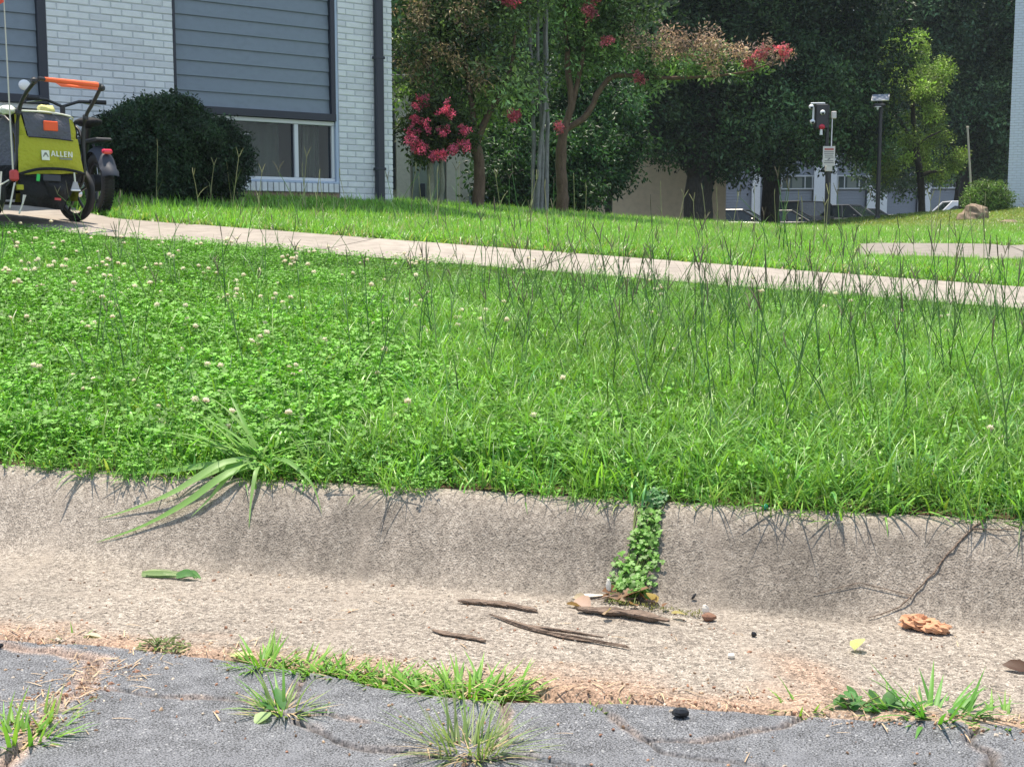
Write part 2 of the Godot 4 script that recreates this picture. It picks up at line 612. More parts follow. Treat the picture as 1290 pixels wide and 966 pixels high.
func _ready() -> void:
	rng.seed = 20240711
	noise_a.seed = 9
	noise_a.noise_type = FastNoiseLite.TYPE_SIMPLEX_SMOOTH
	noise_a.frequency = 0.02
	# camera
	var cam := Camera3D.new()
	cam.name = "camera"
	cam.position = Vector3(0, 0.82, 0)
	cam.rotation_degrees = Vector3(-6.5, 0, 0)
	cam.fov = 33.2
	cam.near = 0.05
	cam.far = 900.0
	add_child(cam)
	cam.current = true
	# sky and exposure
	var we := WorldEnvironment.new()
	we.name = "world_environment"
	var env := Environment.new()
	env.background_mode = Environment.BG_SKY
	var sky := Sky.new()
	var sm := ProceduralSkyMaterial.new()
	sm.sky_top_color = Color(0.60, 0.68, 0.79)
	sm.sky_horizon_color = Color(0.85, 0.88, 0.90)
	sm.sky_curve = 0.18
	sm.ground_bottom_color = Color(0.25, 0.27, 0.22)
	sm.ground_horizon_color = Color(0.6, 0.66, 0.7)
	sm.sky_energy_multiplier = 1.0
	sky.sky_material = sm
	env.sky = sky
	env.tonemap_mode = Environment.TONE_MAPPER_LINEAR
	env.tonemap_exposure = 1.85
	env.sdfgi_enabled = true
	env.ssao_enabled = true
	env.ssil_enabled = true
	env.fog_enabled = true
	env.fog_density = 0.0004
	env.fog_light_color = Color(0.80, 0.86, 0.90)
	we.environment = env
	add_child(we)
	# sun: high, behind the scene and a little to the left
	var sun := DirectionalLight3D.new()
	sun.name = "sun"
	sun.light_energy = 1.4
	sun.light_color = Color(1.0, 0.955, 0.89)
	sun.light_angular_distance = 0.5
	sun.shadow_enabled = true
	var el := deg_to_rad(76.5)
	var to_sun := Vector3(-0.5 * cos(el), sin(el), -0.866 * cos(el)).normalized()
	sun.basis = Basis.looking_at(-to_sun, Vector3.UP)
	add_child(sun)

	survey()
	make_materials()
	build_ground()
	build_left_building()
	build_right_building()
	build_far_buildings()
	build_trees()
	build_lawn()
	build_street_things()
	build_trailer()
	build_bike()
	build_weeds()
	build_litter()

# ---------------------------------------------------------------- ground, road, kerb, pavement
func fn(x: float, y: float, k := 1.0, o := 0.0) -> float:
	return noise_a.get_noise_3d(x * 50.0 * k, y * 50.0 * k, o * 100.0)

func seg_dist(p: Vector2, line: PackedVector2Array) -> float:
	var best := 1e9
	for i in line.size() - 1:
		best = minf(best, p.distance_squared_to(Geometry2D.get_closest_point_to_segment(p, line[i], line[i + 1])))
	return sqrt(best)

func asphalt_edge(s: float) -> float:
	return 2.215 + 0.045 * fn(s, 1.0, 0.9) + 0.02 * fn(s, 2.0, 4.0) + 0.035 * smoothstep(-0.2, 0.2, s) - 0.05 * exp(-pow((s + 0.68) / 0.22, 2.0))

func build_ground() -> void:
	# cracks in the road, each [points in s, t, half width, how much clay lies in it]
	var raw := [
		[[[-1.75, 2.16], [-1.55, 2.15], [-1.43, 2.13], [-1.40, 2.06], [-1.36, 1.98], [-1.37, 1.90], [-1.33, 1.82], [-1.30, 1.70], [-1.24, 1.5]], 0.011, 1.0],
		[[[-1.36, 1.99], [-1.2, 1.985], [-1.05, 2.01], [-0.96, 1.97], [-0.88, 1.985], [-0.8, 1.97]], 0.005, 0.45],
		[[[-0.93, 1.94], [-0.86, 1.90], [-0.82, 1.88], [-0.78, 1.865], [-0.72, 1.87], [-0.6, 1.86], [-0.5, 1.90]], 0.008, 0.2],
		[[[-1.02, 2.2], [-0.98, 2.08], [-0.97, 1.99]], 0.006, 0.5],
		[[[-0.62, 2.15], [-0.58, 2.05], [-0.56, 1.95], [-0.57, 1.9]], 0.006, 0.7],
		[[[-0.46, 2.17], [-0.38, 2.06], [-0.33, 2.02], [-0.26, 2.03], [-0.2, 2.06], [-0.17, 2.1], [-0.12, 2.13], [-0.07, 2.22]], 0.006, 0.35],
		[[[-0.33, 2.02], [-0.3, 1.97], [-0.2, 1.965], [-0.05, 1.95]], 0.004, 0.1],
		[[[0.19, 2.25], [0.20, 2.2], [0.185, 2.15], [0.215, 2.1], [0.20, 2.04], [0.23, 1.98]], 0.009, 0.35],
		[[[-0.5, 1.9], [-0.3, 1.87], [-0.1, 1.9], [0.2, 1.98]], 0.004, 0.0]]
	var cracks := []
	for r in raw:
		var pl := PackedVector2Array()
		for q in r[0].size() - 1:
			var a := Vector2(r[0][q][0], r[0][q][1])
			var b := Vector2(r[0][q + 1][0], r[0][q + 1][1])
			for k in 4:
				var p := a.lerp(b, k / 4.0)
				p += Vector2(fn(p.x, p.y, 9.0, 3.0), fn(p.x, p.y, 9.0, 5.0)) * 0.014
				pl.append(p)
		pl.append(Vector2(r[0][-1][0], r[0][-1][1]))
		cracks.append([pl, r[1], r[2]])
	var s0 := -2.7
	var s1 := 1.7
	var ns := 560
	var nt := 120
	var t0 := 1.35
	var hold := {}
	var sample := func(i: int, j: int) -> Array:
		var key := j * ns + i
		if hold.has(key): return hold[key]
		var s := s0 + (s1 - s0) * i / (ns - 1)
		var e := asphalt_edge(s)
		var t := t0 + (e - t0) * j / (nt - 1)
		var p := Vector2(s, t)
		var y := 0.004 * fn(s, t, 1.5, 9.0) + 0.0012 * fn(s, t, 14.0, 2.0)
		var clay := 0.0
		var dark := 0.0
		for c in cracks:
			var d := seg_dist(p, c[0])
			var w: float = c[1] * (0.75 + 0.6 * fn(s, t, 5.0, 4.0))
			if d < w * 4.0:
				y -= 0.016 * (1.0 - smoothstep(w * 0.55, w * 1.0, d)) + 0.0015 * (1.0 - smoothstep(w, w * 3.5, d))
				clay = maxf(clay, c[2] * (1.0 - smoothstep(w * 0.8, w * 2.6 + 0.012 * c[2], d + 0.012 * fn(s, t, 12.0, 7.0))))
				dark = maxf(dark, 1.0 - smoothstep(w * 0.5, w * 1.0, d))
		var edge := e - t
		y -= 0.022 * (1.0 - smoothstep(0.0, 0.03, edge))
		clay = maxf(clay, 0.75 * (1.0 - smoothstep(0.0, 0.035, edge + 0.03 * fn(s, t, 8.0, 1.0))))
		var col := Color(0.31, 0.31, 0.31).lerp(Color(0.92, 0.64, 0.46), clay * 0.8).lerp(Color(0.05, 0.04, 0.033), dark * (0.92 if clay < 0.6 else 0.35))
		hold[key] = [gs(s, t, 0).lerp(gs(s, t, 0), 0) + Vector3(0, y, 0), col]
		return hold[key]
	var road := Node3D.new()
	road.name = "road"
	add_child(road)
	tag(road, "worn blue grey asphalt road with clay filled cracks", "", "", "structure")
	put("asphalt", grid_mesh(ns, nt, func(i, j): return sample.call(i, j)[0], func(i, j): return sample.call(i, j)[1]), M.asphalt, road)
	var st := stool()
	st.set_smooth_group(-1)
	st.set_color(Color(0.31, 0.31, 0.31))
	for q in [[-90.0, s0, -8.0, 2.215], [s1, 90.0, -8.0, 2.25], [s0, s1, -8.0, t0]]:
		quad(st, gs(q[0], q[3]), gs(q[1], q[3]), gs(q[1], q[2]), gs(q[0], q[2]))
	put("asphalt_surround", done(st), M.asphalt, road)
	# soil under the open joint
	st = stool()
	st.set_color(Color(1, 1, 1))
	for i in 90:
		var a := -3.0 + 5.0 * i / 90.0
		var b := -3.0 + 5.0 * (i + 1) / 90.0
		quad(st, gs(a, 2.34, -0.013), gs(b, 2.34, -0.013), gs(b, 2.08, -0.032), gs(a, 2.08, -0.032))
	tag(put("joint_soil", done(st), M.clay), "red clay soil in the open joint along the gutter", "", "", "structure")

	# gutter and rolled kerb: one cast section
	var ks := 420
	var kt := 74
	var kerb_col := func(i: int, j: int) -> Color:
		var s := -3.4 + 5.4 * i / (ks - 1)
		var t := 2.17 + (3.22 - 2.17) * j / (kt - 1)
		var n1 := fn(s, t, 2.2, 1.0)
		var n2 := fn(s * 0.6, t * 2.0, 6.0, 2.0)
		var k := 1.0
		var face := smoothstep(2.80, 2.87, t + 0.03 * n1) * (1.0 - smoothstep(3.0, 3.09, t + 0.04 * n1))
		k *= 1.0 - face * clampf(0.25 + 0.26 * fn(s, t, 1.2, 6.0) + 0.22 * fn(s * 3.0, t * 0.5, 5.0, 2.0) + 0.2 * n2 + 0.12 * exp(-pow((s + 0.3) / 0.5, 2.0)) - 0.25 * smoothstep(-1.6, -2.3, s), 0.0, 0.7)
		k *= 1.0 - 0.16 * clampf(n1 + 0.3, 0, 1)
		k *= 0.75
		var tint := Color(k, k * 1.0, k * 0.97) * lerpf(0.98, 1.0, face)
		var cl := (1.0 - smoothstep(2.2, 2.36, t - 0.09 * fn(s, t, 3.0, 3.0) - 0.05 * n2))
		cl = maxf(cl, 0.75 * (1.0 - smoothstep(0.0, 0.11, absf(s - (-0.12 + (t - 2.5) * -0.45 + 0.03 * n2)) + 0.03 * n1)) * smoothstep(2.62, 2.45, t))
		return tint.lerp(Color(0.90, 0.60, 0.42), cl * 0.6)
	var kerb_pos := func(i: int, j: int) -> Vector3:
		var s := -3.4 + 5.4 * i / (ks - 1)
		var t := 2.17 + (3.22 - 2.17) * j / (kt - 1)
		var edge := 2.215 + 0.025 * fn(s, 3.0, 2.5)
		var drop := 0.03 * (1.0 - smoothstep(edge - 0.02, edge + 0.02, t))
		return gs(s, minf(t, 3.22), 0.0025 * fn(s, t, 3.0, 1.0) + 0.0009 * fn(s, t, 30.0, 1.0) - drop) if t < 3.09 else Vector3(gs(s, t).x, 0.170 + 0.002 * fn(s, t, 3.0, 1.0), gs(s, t).z)
	var kerb := Node3D.new()
	kerb.name = "kerb"
	add_child(kerb)
	tag(kerb, "stained concrete gutter and rolled kerb beside the lawn", "", "", "structure")
	put("gutter", grid_mesh(ks, kt, kerb_pos, kerb_col), M.concrete, kerb)
	st = stool()
	st.set_color(Color(0.66, 0.66, 0.66))
	for q in [[-90.0, -3.4], [2.0, 90.0]]:
		var tt := [2.2, 2.84, 2.9, 2.96, 3.02, 3.09, 3.22]
		for k in 6:
			var ya := 0.170 if tt[k] >= 3.09 else h_st(q[0], tt[k])
			var yb := 0.170 if tt[k + 1] >= 3.09 else h_st(q[0], tt[k + 1])
			var a := to_xz(q[0], tt[k]); var b := to_xz(q[1], tt[k])
			var c := to_xz(q[1], tt[k + 1]); var d := to_xz(q[0], tt[k + 1])
			quad(st, Vector3(d.x, yb, d.y), Vector3(c.x, yb, c.y), Vector3(b.x, ya, b.y), Vector3(a.x, ya, a.y))
	put("gutter_continuation", done(st), M.concrete, kerb)

	# the lawn's soil: one sheet to the horizon
	var ss := PackedFloat32Array()
	var tt := PackedFloat32Array()
	var v := -320.0
	while v < 320.0:
		ss.append(v)
		v += 0.12 if absf(v + 1.0) < 8.0 else (0.5 if absf(v) < 24.0 else (2.0 if absf(v) < 70.0 else 40.0))
	ss.append(320.0)
	v = 3.12
	while v < 420.0:
		tt.append(v)
		v += 0.1 if v < 9.3 else (0.4 if v < 60.0 else (2.0 if v < 130.0 else 40.0))
	var lawn_pos := func(i: int, j: int) -> Vector3:
		var p := gs(ss[i], tt[j])
		p.y += 0.012 * fn(ss[i], tt[j], 0.6, 2.0)
		if tt[j] > 7.93 and tt[j] < 8.97:
			p.y -= 0.05
		if tt[j] < 3.5:
			p.y = lerpf(0.173, p.y, (tt[j] - 3.12) / 0.38)
		return p
	var lawn_col := func(i: int, j: int) -> Color:
		var n := fn(ss[i], tt[j], 0.4, 3.0)
		return Color(0.12, 0.2, 0.08).lerp(Color(0.3, 0.28, 0.16), clampf(n + 0.2, 0, 1)) if tt[j] > 3.3 else Color(0.8, 0.65, 0.5)
	tag(put("ground", grid_mesh(ss.size(), tt.size(), lawn_pos, lawn_col), M.soil), "earth under the lawn rising from the kerb to the houses", "", "", "structure")

	# pavement of cast slabs across the slope
	var walk := Node3D.new()
	walk.name = "sidewalk"
	add_child(walk)
	tag(walk, "sloping concrete sidewalk of cast slabs across the lawn", "", "", "structure")
	var s := -14.2
	while s < 8.5:
		var len_ := 1.52
		var sa := s + 0.004
		var sb := s + len_ - 0.004
		var wide := 0.95 * (1.0 - smoothstep(-6.9, -5.4, s + 0.76)) # broad pad by the house end
		var tilt := rb(-0.0025, 0.0025)
		var tone := rb(0.75, 0.88)
		var f := func(i: int, j: int) -> Vector3:
			var a := lerpf(sa, sb, i / 15.0)
			var widen := 0.95 * (1.0 - smoothstep(-7.2, -5.6, a))
			var b := lerpf(7.85, 9.05 + widen, j / 9.0)
			var e := minf(minf(i, 15 - i), minf(j, 9 - j))
			return gs(a, b, 0.022 + tilt * (i - 7.5) / 7.5 + 0.0008 * fn(a, b, 2.0) - (0.010 if e < 0.5 else 0.0))
		var c := func(i: int, j: int) -> Color:
			var a := lerpf(sa, sb, i / 15.0)
			var k := tone * (1.0 + 0.14 * fn(a, j * 0.13, 1.6, 4.0))
			return Color(k, k * 0.985, k * 0.96)
		put("slab", grid_mesh(16, 10, f, c), M.pavement, walk)
		s += len_
	# farther walk that comes in from the right
	var walk2 := Node3D.new()
	walk2.name = "footpath"
	add_child(walk2)
	tag(walk2, "short concrete footpath beyond the sidewalk at the far lawn", "", "", "structure")
	for k in 12:
		var f := func(i: int, j: int) -> Vector3:
			var a := -0.1 + 1.5 * k + 1.488 * i / 9.0
			var b := lerpf(12.0, 14.5, j / 7.0) + 0.12 * fn(a, j * 0.2, 1.0) * (1.0 if k > 0 else 2.0)
			return gs(a, b, 0.03 - (0.025 if (j == 0 or j == 7 or i == 0 or i == 9) else 0.0))
		put("slab", grid_mesh(10, 8, f, func(_i, _j): return Color(0.60, 0.60, 0.59)), M.pavement, walk2)

# ---------------------------------------------------------------- the brick flats on the left
func brick_courses(parent: Node3D, x0: float, x1: float, row0: int, row1: int, mats: Array, meshes: Array, z := 0.0) -> void:
	for r in range(row0, row1):
		var x := x0 - (0.1065 if r % 2 else 0.0)
		while x < x1 - 0.02:
			var a := maxf(x, x0)
			var b := minf(x + 0.203, x1)
			if b - a > 0.03:
				var long: bool = b - a > 0.15
				var m: Mesh = meshes[rng.randi() % 3] if long else meshes[3]
				var o := put("brick", m, mats[rng.randi() % mats.size()], parent)
				o.position = Vector3((a + b) / 2, r * 0.0677 + 0.034, z + rb(-0.0022, 0.0022))
				o.scale = Vector3((b - a) / (0.203 if long else 0.1), 1, 1)
				o.rotation = Vector3(rb(-0.008, 0.008), rb(-0.006, 0.006), rb(-0.006, 0.006))
			x += 0.2135

func brick_mass(parent: Node3D, called: String, x0: float, x1: float, row0: int, row1: int, m: Material, mesh: Mesh, z := 0.0, turned := false) -> void:
	var list := []
	for r in range(row0, row1):
		var x := x0 - (0.1065 if r % 2 else 0.0)
		while x < x1 - 0.02:
			var a := maxf(x, x0)
			var b := minf(x + 0.203, x1)
			if b - a > 0.03:
				var bs := Basis.IDENTITY.scaled(Vector3((b - a) / 0.203, 1, 1))
				var p := Vector3((a + b) / 2, r * 0.0677 + 0.034, z + rb(-0.002, 0.002))
				if turned:
					bs = Basis(Vector3.UP, PI / 2) * bs
					p = Vector3(z + rb(-0.002, 0.002), p.y, -p.x)
				var k := rb(0.93, 1.04)
				list.append([Transform3D(bs, p), Color(k, k, k)])
			x += 0.2135
	many(called, mesh, m, list, parent)

func window_unit(b: Node3D, x0: float, x1: float, y0: float, y1: float, mull: float) -> void:
	var w := Node3D.new()
	w.name = "window"
	b.add_child(w, true)
	var z := -0.075
	var f := 0.034
	for e in [[x0, x1, y1 - f - 0.012, y1], [x0, x1, y0, y0 + f]]:
		put("frame", box_mesh(Vector3(e[1] - e[0], e[3] - e[2], 0.07), 0.005), M.white_frame, w, Transform3D(Basis.IDENTITY, Vector3((e[0] + e[1]) / 2, (e[2] + e[3]) / 2, z)))
	for e in [[x0, x0 + f], [x1 - f, x1], [mull - 0.024, mull + 0.024]]:
		put("frame", box_mesh(Vector3(e[1] - e[0], y1 - y0 - 2 * f - 0.016, 0.062), 0.005), M.white_frame, w, Transform3D(Basis.IDENTITY, Vector3((e[0] + e[1]) / 2, (y0 + y1) / 2 - 0.006, z)))
	for e in [[x0 + f, mull - 0.024], [mull + 0.024, x1 - f]]:
		put("pane", box_mesh(Vector3(e[1] - e[0] - 0.004, y1 - y0 - 2 * f - 0.02, 0.005)), M.glass, w, Transform3D(Basis.IDENTITY, Vector3((e[0] + e[1]) / 2, (y0 + y1) / 2 - 0.006, z - 0.015)))
		# dark gasket
		put("gasket", box_mesh(Vector3(0.012, y1 - y0 - 2 * f - 0.02, 0.03)), M.trim_dark, w, Transform3D(Basis.IDENTITY, Vector3(e[1] - 0.008, (y0 + y1) / 2 - 0.006, z - 0.012)))
	put("sill", box_mesh(Vector3(x1 - x0 + 0.02, 0.022, 0.12), 0.004), M.reveal, w, Transform3D(Basis.IDENTITY, Vector3((x0 + x1) / 2, y0 - 0.013, -0.05)))

func curtain_mesh(x0: float, x1: float, x0b: float, x1b: float, y0: float, y1: float, z: float, folds: float) -> ArrayMesh:
	var st := stool()
	var n := 40
	for i in n:
		var q := []
		for e in [[i, 0], [i + 1, 0], [i + 1, 1], [i, 1]]:
			var f: float = float(e[0]) / n
			var a: float = lerpf(x0b, x0, e[1])
			var b: float = lerpf(x1b, x1, e[1])
			q.append(Vector3(lerpf(a, b, f), lerpf(y0, y1, e[1]), z + 0.025 * sin(f * folds * TAU)))
		quad(st, q[0], q[3], q[2], q[1])
	return done(st)

func build_left_building() -> void:
	var base := Vector3(-1.37, 1.17, -15.0)
	var b := thing("brick_apartment_building", "white painted brick apartment building with grey lap siding over its windows", "building", base, deg_to_rad(36.87))
	var bm := [box_mesh(Vector3(0.203, 0.057, 0.09), 0.004), box_mesh(Vector3(0.201, 0.0585, 0.09), 0.006), box_mesh(Vector3(0.202, 0.056, 0.09), 0.005), box_mesh(Vector3(0.1, 0.057, 0.09), 0.005)]
	var tones := []
	for k: float in [0.95, 1.0, 1.04]:
		var m: StandardMaterial3D = M.white_brick.duplicate()
		m.albedo_color = Color(k, k, k * 1.01).clamp()
		tones.append(m)
	# walls behind the bricks: painted mortar face 6 mm back, bricks proud
	var wall := func(called: String, x0: float, x1: float, y0: float, y1: float, z0: float, z1: float, m: Material) -> Node3D:
		return put(called, box_mesh(Vector3(x1 - x0, y1 - y0, z1 - z0)), m, b, Transform3D(Basis.IDENTITY, Vector3((x0 + x1) / 2, (y0 + y1) / 2, (z0 + z1) / 2)))
	var pier1 = wall.call("brick_wall", -3.885, -2.615, -0.4, 6.2, -0.25, -0.006, M.mortar_paint)
	var pier2 = wall.call("brick_wall", -0.70, -0.006, -0.4, 6.2, -0.25, -0.006, M.mortar_paint)
	for p in [[pier1, -3.885, -2.615, 13, 32], [pier2, -0.70, 0.0, 0, 31]]:
		var w: Node3D = p[0]
		var off: Vector3 = -w.position
		var holder := Node3D.new()
		holder.name = "brickwork"
		b.add_child(holder, true)
		brick_courses(holder, p[1], p[2], p[3], p[4], tones, bm, -0.045)
	brick_mass(b, "upper_bricks", -3.885, -2.615, 32, 92, M.white_brick, bm[0], -0.045)
	brick_mass(b, "lower_bricks", -3.885, -2.615, -4, 13, M.white_brick, bm[0], -0.045)
	brick_mass(b, "upper_bricks", -0.70, 0.0, 31, 92, M.white_brick, bm[0], -0.045)
	brick_mass(b, "footing_bricks", -0.70, 0.0, -5, 0, M.raw_brick, bm[0], -0.045)
	# gable end round the corner
	wall.call("gable_wall", -0.25, -0.006, -0.4, 6.2, -9.0, -0.26, M.mortar_paint)
	brick_mass(b, "gable_bricks", 0.105, 6.0, -4, 91, M.white_brick, bm[0], -0.045, true)
	# apron under the window: bare brick with a soldier course
	wall.call("apron_wall", -2.61, -0.705, -0.4, 0.165, -0.25, -0.012, M.raw_mortar)
	var ap := Node3D.new()
	ap.name = "apron_brickwork"
	b.add_child(ap, true)
	brick_courses(ap, -2.61, -0.705, 0, 2, [M.raw_brick], bm, -0.05)
	brick_mass(b, "footing_bricks", -2.61, -0.705, -5, 0, M.raw_brick, bm[0], -0.05)
	var sold := box_mesh(Vector3(0.058, 0.098, 0.11), 0.005)
	for k in 28:
		put("soldier_brick", sold, tones[k % 3], ap, Transform3D(Basis(Vector3.BACK, rb(-0.01, 0.01)), Vector3(-2.58 + k * 0.0677, 0.19, -0.035 + rb(-0.003, 0.003))))
	# side reveals of the window bay, dark trim, siding
	wall.call("bay_reveal", -0.735, -0.702, 0.24, 6.2, -0.2, -0.012, M.reveal)
	for e in [[-0.79, -0.736, 0.94, 6.2], [-2.612, -2.585, 0.94, 6.2], [-3.97, -3.888, 0.94, 6.2]]:
		wall.call("trim_board", e[0], e[1], e[2], e[3], -0.1, -0.002, M.trim_dark)
	for e in [[-2.61, -0.737, 0.93, 1.005], [-6.4, -3.89, 0.93, 1.005]]:
		wall.call("bottom_trim", e[0], e[1], e[2], e[3], -0.12, 0.006, M.trim_dark)
	for e in [[-2.585, -0.79], [-6.4, -3.97]]:
		wall.call("siding_backing", e[0], e[1], 1.0, 6.2, -0.2, -0.075, M.trim_dark)
		for k in 34:
			var st := stool()
			st.set_smooth_group(-1)
			var y0 := 1.008 + k * 0.153
			var y1 := y0 + 0.158
			var za := -0.045
			var zb := -0.062
			var x0: float = e[0] + 0.002
			var x1: float = e[1] - 0.002
			quad(st, Vector3(x0, y1, zb), Vector3(x1, y1, zb), Vector3(x1, y0, za), Vector3(x0, y0, za))
			quad(st, Vector3(x0, y0, za), Vector3(x1, y0, za), Vector3(x1, y0, za - 0.014), Vector3(x0, y0, za - 0.014))
			quad(st, Vector3(x0, y0, za), Vector3(x0, y0, za - 0.014), Vector3(x0, y1, zb - 0.008), Vector3(x0, y1, zb))
			quad(st, Vector3(x1, y1, zb), Vector3(x1, y1, zb - 0.008), Vector3(x1, y0, za - 0.014), Vector3(x1, y0, za))
			if k < 14 or true:
				put("siding_board", done(st), M.siding, b)
	# windows
	window_unit(b, -2.6, -0.737, 0.265, 0.925, -1.21)
	window_unit(b, -6.3, -3.9, 0.265, 0.925, -5.1)
	wall.call("apron_wall", -6.4, -3.89, -0.4, 0.25, -0.25, -0.006, M.white_brick)
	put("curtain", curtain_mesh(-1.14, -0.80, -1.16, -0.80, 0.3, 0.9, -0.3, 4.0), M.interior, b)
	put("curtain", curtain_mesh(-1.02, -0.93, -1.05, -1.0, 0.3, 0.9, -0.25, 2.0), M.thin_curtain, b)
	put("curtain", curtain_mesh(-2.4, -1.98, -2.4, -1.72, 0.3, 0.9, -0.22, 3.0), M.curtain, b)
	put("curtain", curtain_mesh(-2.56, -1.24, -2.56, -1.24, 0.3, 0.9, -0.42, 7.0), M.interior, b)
	put("blind_rail", box_mesh(Vector3(0.34, 0.02, 0.02), 0.003), M.white_frame, b, Transform3D(Basis.IDENTITY, Vector3(-1.85, 0.76, -0.25)))
	# the room behind
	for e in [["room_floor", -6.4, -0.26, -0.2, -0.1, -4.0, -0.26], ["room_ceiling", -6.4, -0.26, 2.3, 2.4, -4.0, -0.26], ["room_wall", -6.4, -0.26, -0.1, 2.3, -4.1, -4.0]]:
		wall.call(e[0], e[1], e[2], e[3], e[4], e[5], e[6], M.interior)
	wall.call("end_wall", -6.6, -6.4, -0.4, 6.2, -9.0, -0.02, M.white_brick)
	wall.call("rear_wall", -6.4, -0.25, -0.4, 6.2, -9.2, -9.0, M.white_brick)
	wall.call("roof", -7.0, 0.4, 6.2, 6.4, -9.6, 0.5, M.roof)
	# downpipe on the pier
	var st2 := stool()
	box(st2, Vector3(-0.205, 2.9, 0.045), Vector3(0.1, 6.3, 0.075), 0.012)
	var dp := put("downspout", done(st2), M.trim_dark, b)
	for y: float in [0.42, 1.66, 3.2]:
		put("bracket", box_mesh(Vector3(0.125, 0.03, 0.085), 0.004), M.trim_dark, dp, Transform3D(Basis.IDENTITY, Vector3(-0.205, y, 0.043)))

# ---------------------------------------------------------------- pale brick wall on the right
func build_right_building() -> void:
	var at := g(12.97, 34.0)
	var b := thing("brick_house", "pale blue grey brick house end rising past the frame beside the clipped shrub", "building", Vector3(12.97, at.y - 0.15, -34.0), deg_to_rad(-24.0))
	put("wall", box_mesh(Vector3(9, 7.4, 7)), M.mortar_paint, b, Transform3D(Basis.IDENTITY, Vector3(4.5 + 0.01, 3.3, -3.5 - 0.008)))
	var bm := box_mesh(Vector3(0.203, 0.057, 0.09), 0.005)
	brick_mass(b, "bricks", 0.0, 7.0, 3, 102, M.grey_brick, bm, -0.045)
	brick_mass(b, "footing_bricks", 0.0, 7.0, -3, 3, M.raw_brick, bm, -0.045)
	brick_mass(b, "return_bricks", 0.1, 4.0, -3, 102, M.grey_brick, bm, 0.045, true)
	put("roof", box_mesh(Vector3(10, 0.25, 8), 0.03), M.roof, b, Transform3D(Basis.IDENTITY, Vector3(4.5, 7.13, -3.5)))

